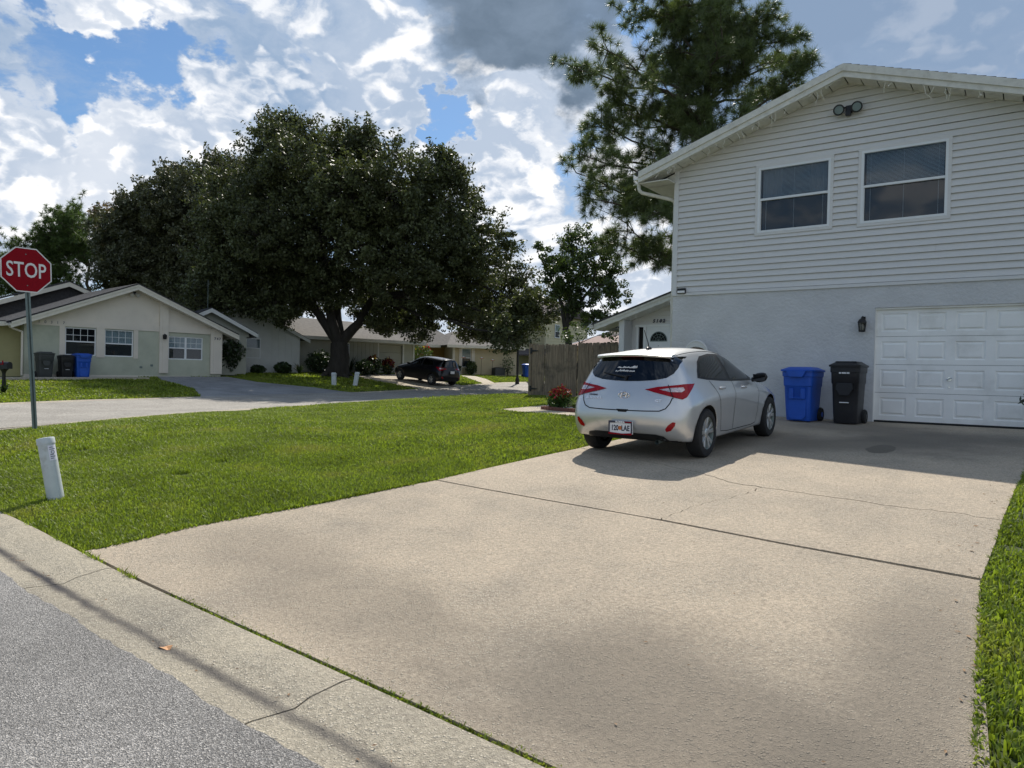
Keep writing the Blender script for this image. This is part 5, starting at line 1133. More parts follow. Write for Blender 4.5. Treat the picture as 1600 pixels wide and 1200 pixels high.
HB = house_b()
def at_b(x, y, z):
    a = HB.rotation_euler.z; return (-35.13+x*math.cos(a)-y*math.sin(a), 16.93+x*math.sin(a)+y*math.cos(a), -.5+z)
t = thing('wall_lamp', 'small black lamp on the pale pilaster of the green house', 'lamp', at_b(1.38, -.07, 2.0), HB.rotation_euler.z)
build('bracket', MB().box(-.05, .05, -.03, 0, -.05, .1), M['iron'], t); build('lantern', MB().loft([rrect(w, w, .02, z, 0, -.13) for w, z in ((.08, -.14), (.14, -.12), (.16, .06), (.05, .13))]).tube([(0, -.02, .06), (0, -.13, .12)], .015), M['iron'], t)
t = thing('floodlight', 'twin white floodlight under the peak of the green house gable', 'floodlight', at_b(0, .02, 4.0), HB.rotation_euler.z)
build('mount', MB().box(-.07, .07, -.06, 0, -.05, .09), M['iron'], t)
for s in (-1, 1): build('lamp_head', MB().tube([(s*.06, -.05, 0), (s*.15, -.17, -.10)], [.04, .09], 10), M['chairw'], t)
def ext(x, y, z): q = at_b(x, y, z); return q
for x, lab, mm, s in ((-3.88, 'dark grey wheeled bin against the green house, leftmost by the downspout', 'greybin', (.60, .7, 1.10)), (-3.06, 'smaller black wheeled bin between the grey and the blue bin', 'blackbin', (.52, .6, .99)), (-2.42, 'blue wheeled bin below the left window of the green house', 'bluebin', (.62, .7, 1.07))):
    q = ext(x, -.62, 0); make_bin(lab, M[mm], (q[0], q[1], h(q[0], q[1])-.01), HB.rotation_euler.z, *s, 1 if mm != 'bluebin' else 0, 'bins at the green house')
def house_c():
    u = np.array([.23, .973]); T = thing('pale_house', 'long grey white house behind the big oak with a hipped garage wing', 'house', (-38.01, 29.19, -.12), frame_rz(u))
    zw = 2.24; w = MB(); wall_rects(w, -.35, 8.3, -.5, zw, [(2.3, 3.2, .85, 2.0), (5.41, 7.32, -.5, 2.02)], 0, .2); w.box(8.1, 8.3, .2, 8, -.5, zw).box(-.35, 8.3, 8, 8.2, -.5, zw); build('garage_wing_wall', w, M['cwarm'], T)
    win_far(T, 2.3, 3.2, .85, 2.0, .06, lower=M['screen'])
    gdr = thing('garage_door', None, None); gdr.parent = T
    for i in range(4): build('door_section', MB().box(5.43, 7.30, .08, .12, -.15+.54*i+.004, -.15+.54*(i+1)-.004), M['cwarm'], gdr, bevel=.006)
    for i in range(6): build('wall_board', MB().box(3.45+.31*i, 3.45+.31*i+.295, -.025, .0, -.3, zw), M['cwarm'], T)
    build('corner_post', MB().box(5.3, 5.41, -.03, .05, -.4, zw).box(7.32, 7.45, -.03, .05, -.4, zw).box(8.2, 8.32, -.03, .05, -.4, zw), M['cwall'], T)
    e0, e1, zE, zR = -.6, 8.95, 2.30, 3.75
    r = MB().add([(e0-3, -.6, zE), (e1, -.6, zE), (e1, 8.7, zE), (e0-3, 8.7, zE), (e0-3, 4.0, zR+.1), (5.3, 4.0, zR)], [(0, 1, 5, 4), (1, 2, 5), (2, 3, 4, 5), (3, 0, 4), (0, 3, 2, 1)])
    build('hip_roof', r, M['shingleC'], T); build('fascia', MB().box(e0, e1+.02, -.63, -.6, zE-.2, zE+.02).box(e1, e1+.03, -.6, 8.7, zE-.2, zE+.02), M['cwall'], T); build('soffit', MB().box(e0, e1, -.6, .0, zE-.2, zE-.18), M['cwarm'], T)
    ga, gx = 4.02, -4.36; zt = lambda x: ga-.49*abs(x-gx)
    build('gable_wall', MB().prism([(-7.9, -.5), (-.8, -.5), (-.8, zt(-.8)-.15), (gx, ga-.15), (-7.9, zt(-7.9)-.15)], -1, -.8).box(-1.0, -.8, -.8, 0, -.5, 2.2).box(-7.9, -7.7, -.8, 8, -.5, 2.2), M['cwall'], T)
    for i in range(5): build('batten', MB().box(-2.6+.42*i, -2.57+.42*i, -1.02, -1.0, -.4, zt(-2.6+.42*i)-.2), M['cwall'], T)
    gable_roof(T, -8.4, -.3, gx, zt(-.3), ga, -1.4, 8, M['shingleC'], tabs=.3, name='main_roof')
    f = MB()
    for s, xe in ((-1, -8.4), (1, -.3)): rake(f, gx, ga-.04, xe, zt(xe)-.04, -1.43, -1.40, 0, .2)
    build('gable_fascia', f, M['cwall'], T)
    pa, px = 3.40, -7.0; zp = lambda x: pa-.5*abs(x-px)
    build('porch_wall', MB().box(-6.6, -4.95, -3.2, -3.0, -.6, 1.9).box(-9.2, -9.0, -3.2, -1, -.6, 1.9).prism([(-9.2, 1.9), (-4.8, 1.9), (-4.8, zp(-4.8)-.1), (px, pa-.12), (-9.2, zp(-9.2)-.1)], -3.2, -3.1), M['cwarm'], T)
    gable_roof(T, -9.6, -4.45, px, zp(-4.45), pa, -3.6, -.9, M['shingle'], tabs=.3, name='porch_roof')
    f = MB()
    for s, xe in ((-1, -9.6), (1, -4.45)): rake(f, px, pa-.04, xe, zp(xe)-.04, -3.63, -3.60, 0, .22)
    build('porch_fascia', f, M['cwall'], T); build('porch_eave', MB().box(-4.47, -4.42, -3.6, -1.0, zp(-4.45)-.24, zp(-4.45)-.02), M['cwall'], T)
    win_far(T, -4.2, -3.3, .75, 1.95, -1.02, lower=M['screen']); build('vent_pipe', MB().tube([(-5.6, 1.5, 3.6), (-5.6, 1.5, 4.9), (-5.45, 1.5, 5.05)], .06, 8), M['cwall'], T)
    for i in range(3): build('house_mark', MB().box(-5.35, -5.27, -3.22, -3.2, 1.15+.16*i, 1.27+.16*i), M['galv'], T)
    return T
HCc = house_c()
t = thing('roof_antenna', 'thin mast antenna standing above the porch roof beside the green house', 'antenna', (-37.56, 22.16, 3.0)); build('mast', MB().tube([(0, 0, 0), (0, 0, 1.95)], [.02, .012], 6), M['galv'], t); build('element', MB().tube([(-.02, -.12, 1.7), (.02, .12, 1.7)], .008, 5), M['galv'], t)
def house_d():
    u = np.array([.471, .882]); T = thing('tan_house', 'low tan house with grey hip roof beyond the parked black car', 'house', (-38.06, 44.02, -.14), frame_rz(u))
    w = MB(); wall_rects(w, -.17, 5.6, -.6, 2.3, [(.62, 1.45, .66, 2.2)], 0, .2); w.box(5.4, 5.6, .2, 8, -.6, 2.3).box(-.17, .03, .2, 2.2, -.6, 2.3); build('wall', w, M['dwall'], T); build('recess_wall', MB().box(-8, -.0, 2.0, 2.2, -.6, 2.3), M['dbrown'], T)
    win_far(T, .62, 1.45, .66, 2.2, .06, lower=M['screen'], curtain=M['curtw'])
    build('window_casing', MB().box(.36, .60, -.05, 0, -.2, 2.3).box(1.47, 1.75, -.05, 0, -.2, 2.3).box(.60, 1.47, -.05, 0, 2.2, 2.3), M['gtrim'], T); build('corner_post', MB().box(-.2, -.0, -.04, .0, -.5, 2.3), M['grake'], T)
    r = MB().add([(-.9, -.6, 2.42), (6.1, -.6, 2.42), (6.1, 9, 2.42), (-.9, 9, 2.42), (1.0, 3.2, 3.75), (4.2, 3.2, 3.75)], [(0, 1, 5, 4), (1, 2, 5), (2, 3, 4, 5), (3, 0, 4), (0, 3, 2, 1)]); build('front_roof', r, M['shingleC'], T)
    r = MB().add([(-9, .9, 2.43), (1.2, .9, 2.43), (1.2, 11, 2.43), (-9, 11, 2.43), (-4.0, 5.4, 4.9), (-1.6, 5.4, 4.9)], [(0, 1, 5, 4), (1, 2, 5), (2, 3, 4, 5), (3, 0, 4), (0, 3, 2, 1)]); build('main_roof', r, M['shingleC'], T)
    build('fascia', MB().box(-.9, 6.12, -.63, -.60, 2.22, 2.44).box(6.1, 6.13, -.6, 9, 2.22, 2.44).box(-9, -.9, .87, .9, 2.22, 2.44), M['grake'], T)
    return T
house_d()
def house_e():
    T = thing('tall_tan_house', 'buff two storey house far behind the wooden gate', 'house', (-43.2, 65.1, 0))
    w = MB(); rr = range(38)
    for i in rr: w.add([(-6, -.03, .18*i), (0, -.03, .18*i), (0, 0, .18*(i+1)), (-6, 0, .18*(i+1))], [(0, 1, 2, 3)])
    build('wall', MB().box(-6, 0, 0, 9, -.5, 6.8), M['eshade'], T)
    for i in range(20): build('siding_board', MB().add([(-6, -.05, .3*i+.5), (.02, -.05, .3*i+.5), (.02, -.004, .3*i+.8), (-6, -.004, .3*i+.8), (-6, -.004, .3*i+.5), (.02, -.004, .3*i+.5)], [(0, 1, 2, 3), (4, 5, 1, 0)]), M['eshade'], T)
    for i in range(20): build('siding_board', MB().add([(.05, .02, .3*i+.5), (.05, 9, .3*i+.5), (.004, 9, .3*i+.8), (.004, .02, .3*i+.8), (.004, .02, .3*i+.5), (.004, 9, .3*i+.5)], [(0, 1, 2, 3), (4, 5, 1, 0)]), M['ewall'], T)
    build('corner_board', MB().box(-.1, .07, -.07, .1, 0, 6.7), M['ewall'], T)
    wd = thing('window', None, None, (.06, 2.2, 4.2), R(90)); wd.parent = T
    build('frame', MB().box(-.5, .5, -.05, 0, 0, .07).box(-.5, .5, -.05, 0, 1.43, 1.5).box(-.5, -.43, -.048, 0, .07, 1.43).box(.43, .5, -.048, 0, .07, 1.43).box(-.43, .43, -.045, 0, .71, .78), M['alum'], wd); build('pane', MB().box(-.43, .43, -.02, -.01, .07, .71), M['screen'], wd); build('pane', MB().box(-.43, .43, -.03, -.02, .78, 1.43), M['glass'], wd)
    gx = 4.4
    r = MB().add([(-7, -.7, 6.6), (.7, -.7, 6.6), (.7, 9.6, 6.6), (-7, 9.6, 6.6), (-7, gx, 8.6), (.7, gx, 8.6)], [(0, 1, 5, 4), (2, 3, 4, 5), (3, 0, 4), (1, 2, 5), (0, 3, 2, 1)]); build('roof', r, M['froof2'], T)
    build('lean_to_roof', MB().add([(-5, -3, 2.2), (3, -3, 2.2), (3, -.1, 2.9), (-5, -.1, 2.9), (-5, -3, 2.05), (3, -3, 2.05), (3, -.1, 2.75), (-5, -.1, 2.75)], [(0, 1, 2, 3), (7, 6, 5, 4), (0, 4, 5, 1), (1, 5, 6, 2), (3, 2, 6, 7)]), M['froof2'], T)
    return T
house_e()
T = thing('brown_roofed_house', 'low house with pinkish brown roofs showing above the wooden fence', 'house', (-21.6, 38.2, h(-21.6, 38.2)), R(-8))
build('wall', MB().box(-1.9, 2.2, 0, 5, 0, 2.85).box(-3.2, 5.5, 3.2, 8, 0, 3.2), M['dwall'], T)
build('front_roof', MB().add([(-2.15, -.35, 2.78), (2.5, -.35, 2.78), (2.15, 2.4, 3.55), (-1.7, 2.4, 3.55), (-2.15, -.35, 2.68), (2.5, -.35, 2.68), (2.15, 2.4, 3.45), (-1.7, 2.4, 3.45)], [(0, 1, 2, 3), (7, 6, 5, 4), (0, 4, 5, 1), (1, 5, 6, 2), (2, 6, 7, 3), (3, 7, 4, 0)]), M['froof'], T)
fb = MB(); fb.tube([(-2.2, -.38, 2.72), (-1.72, 2.42, 3.5)], .09, 4); fb.tube([(2.55, -.38, 2.72), (2.17, 2.42, 3.5)], .09, 4); build('fascia', fb, M['white'], T); build('ridge_flashing', MB().box(-1.8, 2.2, 2.38, 2.46, 3.52, 3.60), M['chairw'], T)
build('rear_roof', MB().add([(-3.4, 2.9, 3.3), (6, 2.9, 3.3), (5.4, 5.8, 4.25), (-2.6, 5.8, 4.25), (-3.4, 8.7, 3.3), (6, 8.7, 3.3)], [(0, 1, 2, 3), (3, 2, 5, 4), (0, 3, 4), (1, 5, 2), (0, 4, 5, 1)]), M['froof2'], T)
T = thing('folded_parasol', 'red folded patio parasol half hidden by the wooden gate', 'parasol', (-29.2, 42.6, h(-29.2, 42.6)))
build('pole', MB().tube([(0, 0, 0), (0, 0, 2.7)], .03, 6), M['iron'], T); build('cover', MB().loft([[(r*math.cos(2*math.pi*k/10)*(1 if k % 2 else .75), r*math.sin(2*math.pi*k/10)*(1 if k % 2 else .75), z) for k in range(10)] for r, z in ((.22, .9), (.42, 1.1), (.36, 1.8), (.12, 2.55), (.03, 2.65))]), M['redcloth'], T, smooth=True)
build('base', MB().loft([rrect(.9, .9, .2, 0), rrect(.9, .9, .2, .08)]), M['iron'], T)
make_bin('blue wheeled bin at the corner of the tan house behind the black post', M['bluebin'], (-34.1, 48.7, h(-34.1, 48.7)), R(60), .72, .7, 1.1, 0)
for i, (x, y, hh, hd, lab) in enumerate(((-37.3, 44.2, 1.35, .17, 'orange flower stake before the tan house window, lowest left one'), (-36.55, 45.6, 1.35, .14, 'middle orange flower stake in front of the tan wall'), (-36.1, 46.5, 1.22, .15, 'orange flower stake furthest right before the tan wall'))):
    T = thing('flower_stake', lab, 'garden ornament', (x, y, h(x, y)), 0, 'flower stakes before the tan house')
    build('stem', MB().tube([(0, 0, 0), (.03, 0, hh)], .014, 6), M['iron'], T)
    hd_ = MB()
    for k in range(8): a = 2*math.pi*k/8; hd_.add([(.03, 0, hh), (.03+hd*math.cos(a-.35), hd*math.sin(a-.35), hh+.08), (.03+hd*1.25*math.cos(a), hd*1.25*math.sin(a), hh+.05), (.03+hd*math.cos(a+.35), hd*math.sin(a+.35), hh+.08)], [(0, 1, 2, 3)])
    build('flower_head', hd_, M['orange'], T); build('flower_centre', MB().loft([[(.03+r*math.cos(2*math.pi*k/8), r*math.sin(2*math.pi*k/8), hh+z) for k in range(8)] for r, z in ((.02, .02), (.09, .06), (.06, .13), (.01, .15))]), M['sticker'], T)
T = thing('air_conditioner', 'squat dark air conditioning unit against the tan house wall', 'air conditioner', (-36.0, 47.2, h(-36.0, 47.2)), frame_rz((.471, .882)))
build('casing', MB().box(-.45, .45, -.42, .42, .05, .66), M['greybin'], T, bevel=.03); build('fan_grille', MB().tube([(0, 0, .66), (0, 0, .70)], .34, 16), M['black'], T); build('base_pad', MB().box(-.55, .55, -.5, .5, 0, .05), M['walk'], T)

# ------------------------------------------------------------------ trees
def leaves_mesh(name, ctr, size, m, rng, aspect=.5):
    n = len(ctr); a = rng.normal(size=(n, 3)); a /= np.linalg.norm(a, axis=1)[:, None]; b = rng.normal(size=(n, 3)); b -= a*(a*b).sum(1)[:, None]; b /= np.linalg.norm(b, axis=1)[:, None]
    s = (size*rng.uniform(.6, 1.35, n))[:, None]
    V = np.stack([ctr-a*s, ctr+b*s*aspect, ctr+a*s, ctr-b*s*aspect], 1).reshape(-1, 3); i = np.arange(n)*4
    return rawmesh(name, V, np.stack([i, i+1, i+2, i+3], 1), m)
def limb(mb, a, b, r0, r1, rng, n=6, sag=.12, k=7):
    a, b = Vector(a), Vector(b); L = (b-a).length; P = []
    o = Vector(rng.normal(size=3))*L*.05
    for i in range(n+1):
        t = i/n; p = a.lerp(b, t)+o*math.sin(math.pi*t)+Vector((0, 0, L*sag*math.sin(math.pi*t)*.6)); P.append(p+(Vector(rng.normal(size=3))*L*.012 if 0 < i < n else Vector()))
    mb.tube(P, [r0+(r1-r0)*(i/n)**.8 for i in range(n+1)], k); return P
def broadleaf(name, label, cat, base, forks, lobes, mleaf, mbark, seed, r0, dens, leaf, clump=(.45, .8), shell=.5, per=150, twigs=True, trunk_top=None, group=None, fill=.0):
    rng = np.random.RandomState(seed); T = thing(name, label, cat, base, 0, group); B = Vector(base)
    tb = MB(); tt = Vector(trunk_top) if trunk_top else B+Vector((0, 0, 1.8)); P = limb(tb, (0, 0, -.3), tt-B, r0*1.25, r0*.85, rng, 6, 0, 12)
    for k in range(7): a = 2*math.pi*k/7+rng.rand(); d = r0*(1.0+.9*rng.rand()); tb.tube([(d*1.3*math.cos(a), d*1.3*math.sin(a), -.15), (d*.75*math.cos(a), d*.75*math.sin(a), .12), (r0*.7*math.cos(a), r0*.7*math.sin(a), .7)], [r0*.15, r0*.28, r0*.18], 6)
    build('trunk', tb, mbark, T, smooth=True)
    F = []
    for f in forks:
        fb = MB(); q = limb(fb, tt-B, Vector(f)-B, r0*.62, r0*.3, rng, 6, .05, 9); build('limb', fb, mbark, T, smooth=True); F.append(Vector(f)-B)
    if not F: F = [tt-B]
    br = MB(); C_ = []; SPR = []
    for (x, y, z, rad) in lobes:
        c = Vector((x, y, z))-B; f = min(F, key=lambda q: (q-c).length); limb(br, f, c, r0*.26, r0*.07, rng, 5, .1, 6)
        n = max(3, int(dens*rad**2)); d = rng.normal(size=(n, 3)); d /= np.linalg.norm(d, axis=1)[:, None]; rr_ = rad*(shell+(1-shell)*rng.rand(n)**.6)*np.where(rng.rand(n) < .22, rng.uniform(1.05, 1.28, n), 1); d[:, 2] *= .85
        cp = np.array(c)+d*rr_[:, None]; C_.append(cp)
        if twigs:
            for q in cp[::3]: limb(br, c.lerp(Vector(q), .1), q, r0*.05, .012, rng, 3, .05, 4)
        if rad > 1.0:
            for _ in range(int(9*rad)):
                d1 = Vector(rng.normal(size=3)); d1.z = abs(d1.z)*.9+.1; d1.normalize(); a1 = c+d1*rad*.85; L1 = rad*rng.uniform(.25, .55); e1 = a1+(d1+Vector((0, 0, .45))).normalized()*L1; limb(br, a1, e1, .018, .006, rng, 3, .05, 4)
                SPR.append(np.array([tuple(a1.lerp(e1, q)) for q in rng.rand(34)])+rng.normal(size=(34, 3))*np.array(.10+.04*rng.rand()))
        if fill: 
            m_ = int(n*fill); d = rng.normal(size=(m_, 3)); d /= np.linalg.norm(d, axis=1)[:, None]; C_.append(np.array(c)+d*(rad*.6*rng.rand(m_))[:, None])
    build('branches', br, mbark, T)
    cl = np.concatenate(C_); n = len(cl); cnt = per; sg = rng.uniform(*clump, n)
    dirs = rng.normal(size=(n, cnt, 3)); dirs /= np.linalg.norm(dirs, axis=2)[:, :, None]; rad = sg[:, None]*rng.rand(n, cnt)**.45
    L = cl[:, None, :]+dirs*rad[:, :, None]*np.array([1, 1, .72]); L = np.concatenate([L.reshape(-1, 3)]+SPR)
    link('crown', leaves_mesh('crown', L, leaf, mleaf, rng), T); return T
OAK = [[-36.9,26.8,12.9,2.46],[-36.5,30.5,13.4,2.62],[-29.1,27.9,10.0,2.77],[-28.6,31.6,10.2,2.46],[-26.1,31.6,7.3,2.38],[-28.7,29.1,6.6,3.37],[-32.3,27.5,7.8,3.77],[-36.6,26.2,8.7,3.37],[-38.9,25.0,6.0,2.97],[-37.3,27.7,5.3,2.58],[-28.8,32.6,5.0,2.77],[-27.4,36.6,4.9,2.3],[-23.4,34.2,3.8,1.35],[-35.0,33.2,4.7,2.38],[-23.7,32.0,2.3,1.19],[-41.3,26.4,10.7,2.62],[-33.5,29.3,13.9,1.43],[-38.4,27.4,15.0,1.27],[-27.7,30.5,11.8,1.19],[-38.6,23.0,3.9,1.59],[-40.9,28.0,4.1,1.59],[-30.7,37.4,3.6,1.78],[-33.5,25.2,11.0,2.1],[-30.2,25.8,9.6,2.0],[-38.2,23.8,8.6,2.0],[-34.6,23.6,7.2,1.7],[-36.2,25.2,3.5,1.3],[-32.6,31.0,3.3,1.2],[-30.7,32.0,3.0,1.2],[-38.0,24.6,5.0,1.6],[-33.9,27.6,5.0,1.5],[-33.0,28.4,4.9,1.3],[-35.6,26.6,4.9,1.3],[-25.2,33.0,2.6,1.2],[-24.4,33.4,3.2,1.3]]
broadleaf('oak_tree', 'huge dark spreading live oak in front of the grey white house', 'tree', (-34.79, 29.07, h(-34.79, 29.07)), [(-36.2, 27.8, 4.6), (-35.0, 30.0, 5.4), (-33.0, 30.4, 4.6), (-34.6, 28.2, 5.6)], OAK, M['leaf'], M['bark'], 11, .62, 23, .100, (.28, .68), .42, 85, trunk_top=(-34.7, 29.2, 1.7), fill=.08)
OAK2 = [[-61.4,29.0,10.5,2.97],[-54.6,29.9,12.6,3.14],[-56.3,33.9,15.2,2.81],[-59.2,30.6,8.5,3.51],[-55.6,33.0,9.3,4.32],[-60.9,28.3,7.7,2.16],[-56.7,30.2,15.2,1.3],[-55.0,35.5,15.7,2.43],[-55.9,31.6,6.3,2.7],[-58.8,29.2,12.7,2.16]]
broadleaf('oak_tree', 'greyish rounded oak behind the green house, left of the huge oak', 'tree', (-57.5, 31.5, .2), [(-59.5, 30, 6), (-55.8, 32.5, 6.5)], OAK2, M['leaf2'], M['bark'], 12, .5, 24, .125, (.32, .75), .4, 80, trunk_top=(-57.4, 31.5, 3), fill=.25)
broadleaf('cypress_tree', 'rust brown topped tree between the left pines and the greyish oak', 'tree', (-70.5, 32.5, .3), [(-70.5, 32.5, 9)], [[-70.9,32.9,13.9,1.7],[-72.8,32.2,14.2,1.3],[-70.3,32.0,11.3,1.96],[-69.0,34.0,14.2,1.3],[-70.6,32.3,9.0,1.5]], M['rust'], M['pbark'], 13, .3, 16, .11, (.4, .7), .4, 90, trunk_top=(-70.5, 32.5, 5))
MID = [[-19.5,32.4,6.9,1.04],[-19.0,30.0,5.2,1.04],[-18.5,32.8,5.5,1.23],[-16.3,30.5,4.0,.78],[-18.9,28.9,5.8,.45],[-20.6,30.1,6.5,.26],[-18.8,31.1,4.0,1.23],[-17.6,31.4,6.4,.78],[-19.2,29.8,4.2,.65],[-17.7,32.3,3.2,.58],[-17.9,31.2,2.8,.52]]
broadleaf('young_oak', 'slender loose crowned tree with forked trunk behind the wooden fence', 'tree', (-19.07, 30.68, h(-19.07, 30.68)), [(-20.1, 30.0, 5.6), (-19.2, 30.9, 4.6), (-18.1, 31.5, 4.6)], MID, M['leaf3'], M['bark'], 14, .19, 34, .08, (.20, .42), .25, 75, trunk_top=(-19.15, 30.63, 2.4))
def pine(label, base, top, r0, tips, mneed, seed, sub=(5, 9), tuft=.24, ndl=34, w=.010, whorl=3, extra=0, group=None):
    rng = np.random.RandomState(seed); B = Vector(base); T = thing('pine_tree', label, 'tree', base, 0, group); tb = MB(); P = limb(tb, (0, 0, -.3), Vector(top)-B, r0, r0*.22, rng, 10, 0, 10); build('trunk', tb, M['pbark'], T, smooth=True)
    br = MB(); tc, td = [], []
    for tp in tips:
        tpv = Vector(tp[:3])-B; rad = tp[3] if len(tp) > 3 else 1.0; hz = max(1.2, tpv.z-.45*math.hypot(tpv.x, tpv.y)*rng.uniform(.2, 1.1)-.4)
        a = min(P, key=lambda q: abs(q.z-hz)); L = limb(br, a, tpv, max(.035, r0*.26), .022, rng, 7, .06, 6)
        nb = rng.randint(*sub)
        for k in range(nb):
            s = L[rng.randint(3, 8)] if k else L[-1]; e = s+Vector(rng.normal(size=3))*rad*.62+(tpv-a).normalized()*rad*.45+Vector((0, 0, rad*.18))
            q = limb(br, s, e, .026, .010, rng, 4, .05, 4)
            for j in (1, 2, 3, 4):
                for _ in range(whorl if j > 1 else 1):
                    p = q[j]+Vector(rng.normal(size=3))*tuft*(.5 if j < 4 else .2); tc.append(p); td.append(((p-q[j-1]).normalized()+Vector((0, 0, .25))).normalized())
    build('branches', br, M['pbark'], T)
    tc = np.array([tuple(q) for q in tc]); td = np.array([tuple(q) for q in td]); n = len(tc)
    d = td[:, None, :]*.55+rng.normal(size=(n, ndl, 3))*.62; d /= np.linalg.norm(d, axis=2)[:, :, None]; ln = tuft*rng.uniform(.75, 1.2, (n, ndl))
    o = np.cross(d, rng.normal(size=(n, ndl, 3))); o /= np.linalg.norm(o, axis=2)[:, :, None]; p0 = tc[:, None, :]+d*.02; p1 = p0+d*ln[:, :, None]; o *= w
    V = np.stack([p0-o, p0+o, p1+np.array([0, 0, -tuft*.10])], 2).reshape(-1, 3); i = np.arange(n*ndl)*3
    link('crown', rawmesh('crown', V, np.stack([i, i+1, i+2], 1), mneed), T); return T
BP = [[-13.48,24.18,12.51],[-15.3,25.07,12.52],[-14.17,28.18,15.58],[-13.81,30.69,16.81],[-10.68,27.37,14.53],[-9.82,30.23,14.96],[-8.98,33.07,14.18],[-7.11,28.83,12.07],[-9.69,29.18,12.67],[-9.59,31.48,12.36],[-13.03,31.22,14.18],[-12.66,25.88,11.68],[-14.54,26.73,11.86],[-16.05,27.83,10.26],[-14.27,23.53,8.55],[-15.29,25.01,8.32],[-15.1,27.38,8.31],[-14.78,29.84,8.24],[-11.93,26.34,7.38],[-13.97,27.06,6.47],[-13.63,29.54,6.31],[-11.43,25.57,6.41],[-14.5,25.62,10.18],[-14.04,28.19,10.85],[-13.44,30.88,11.81],[-9.74,27.98,9.98],[-13.16,27.7,9.19],[-15.21,28.5,13.72],[-9.91,26.79,12.85],[-8.46,30.1,14.02],[-14.81,27.55,5.81],[-14.71,29.85,5.59],[-14.38,24.54,7.06]]
rg = np.random.RandomState(3)
BPX = [b+[.5 if b[0] > -9.5 else (.62 if b[0] < -14.2 else 1.0)] for b in BP]+[[-11.2+rg.normal()*.9, 29.2+rg.normal()*.9, z, 1.0] for z in np.linspace(8.5, 19, 11)]+[[-11.2+rg.uniform(-3, 1.8), 29.2+rg.uniform(-3, 3), rg.uniform(13, 18.5), 1.0] for _ in range(13)]
pine('tall open crowned pine rising behind the grey house', (-10.8, 29.3, h(-10.8, 29.3)), (-11.27, 29.2, 19), .30, BPX, M['needle'], 21, (8, 11), .33, 46, .0085, 4)
P1 = [[-75.4,25.3,8.9,1.79],[-70.6,25.7,10.3,1.9],[-73.9,26.4,8.1,2.35],[-69.8,27.5,7.9,1.68],[-70.4,26.9,9.6,1.45],[-70.7,23.1,6.9,1.68]]
def spread(L, k, s, seed):
    r_ = np.random.RandomState(seed); o = []
    for x, y, z, r in L:
        for _ in range(k): d = r_.normal(size=3); d /= np.linalg.norm(d); o.append([x+d[0]*r*s, y+d[1]*r*s, z+d[2]*r*s*.8, 1.1])
    return o
pine('bushy green pine behind the stop sign at the left edge', (-72.5, 26, .3), (-72.3, 26, 10.5), .26, spread(P1, 11, .8, 1), M['needlef'], 22, (4, 7), .42, 26, .022, 2)
P2 = [[-68.7,27.9,12.3,1.61],[-72.6,28.2,11.5,1.04],[-68.5,27.9,10.5,1.27],[-70.6,29.9,10.1,.81],[-70.4,27.9,12.9,.81]]
pine('dark leaning pine with bare lower trunk right of the stop sign', (-68.0, 29.8, .3), (-69.6, 28.6, 13), .28, spread(P2, 8, .75, 2), M['needlef'], 23, (4, 7), .40, 26, .022, 2)
pine('pine tip peeking over the right end of the big gable', (3.5, 40, -.6), (3.6, 40, 15.0), .2, [[3.4+.8*math.sin(k*2.3), 40+.8*math.cos(k*1.7), 13.0+k*.22, .8] for k in range(10)], M['needle'], 24, (4, 6), .3, 26, .012, 2)

# ------------------------------------------------------------------ shrubs and flower bed
def bush(name, label, loc, size, mleaf, seed, leaf=.06, n=900, group=None, upper=None, cat='shrub', stems=5, aspect=.5, hollow=.35):
    rng = np.random.RandomState(seed); T = thing(name, label, cat, loc, 0, group); sb = MB()
    for k in range(stems): a = rng.rand()*6.28; limb(sb, (0, 0, -.03), (size[0]*.55*math.cos(a), size[1]*.55*math.sin(a), size[2]*rng.uniform(.5, .85)), .02, .006, rng, 3, .1, 5)
    build('stem', sb, M['bark'], T)
    d = rng.normal(size=(n, 3)); d /= np.linalg.norm(d, axis=1)[:, None]; r = hollow+(1-hollow)*rng.rand(n)**.6; r *= 1+.16*np.sin(d[:, 0]*7+seed)*np.cos(d[:, 2]*6)
    p = d*r[:, None]*np.array([size[0], size[1], size[2]*.5])+np.array([0, 0, size[2]*.52]); p[:, 2] = np.maximum(p[:, 2], .03)
    if upper:
        k = p[:, 2]+rng.normal(0, size[2]*.10, n) > size[2]*upper[1]; kk = k & (rng.rand(n) < .72); ky = k & ~kk & (rng.rand(n) < .7)
        link('flower_leaves', leaves_mesh('c', p[kk], leaf, upper[0], rng, aspect), T)
        if ky.any(): link('yellow_leaves', leaves_mesh('c', p[ky], leaf*.9, M['croty'], rng, aspect), T)
        p = p[~(kk | ky)]
    link('leaves', leaves_mesh('c', p, leaf, mleaf, rng, aspect), T); return T
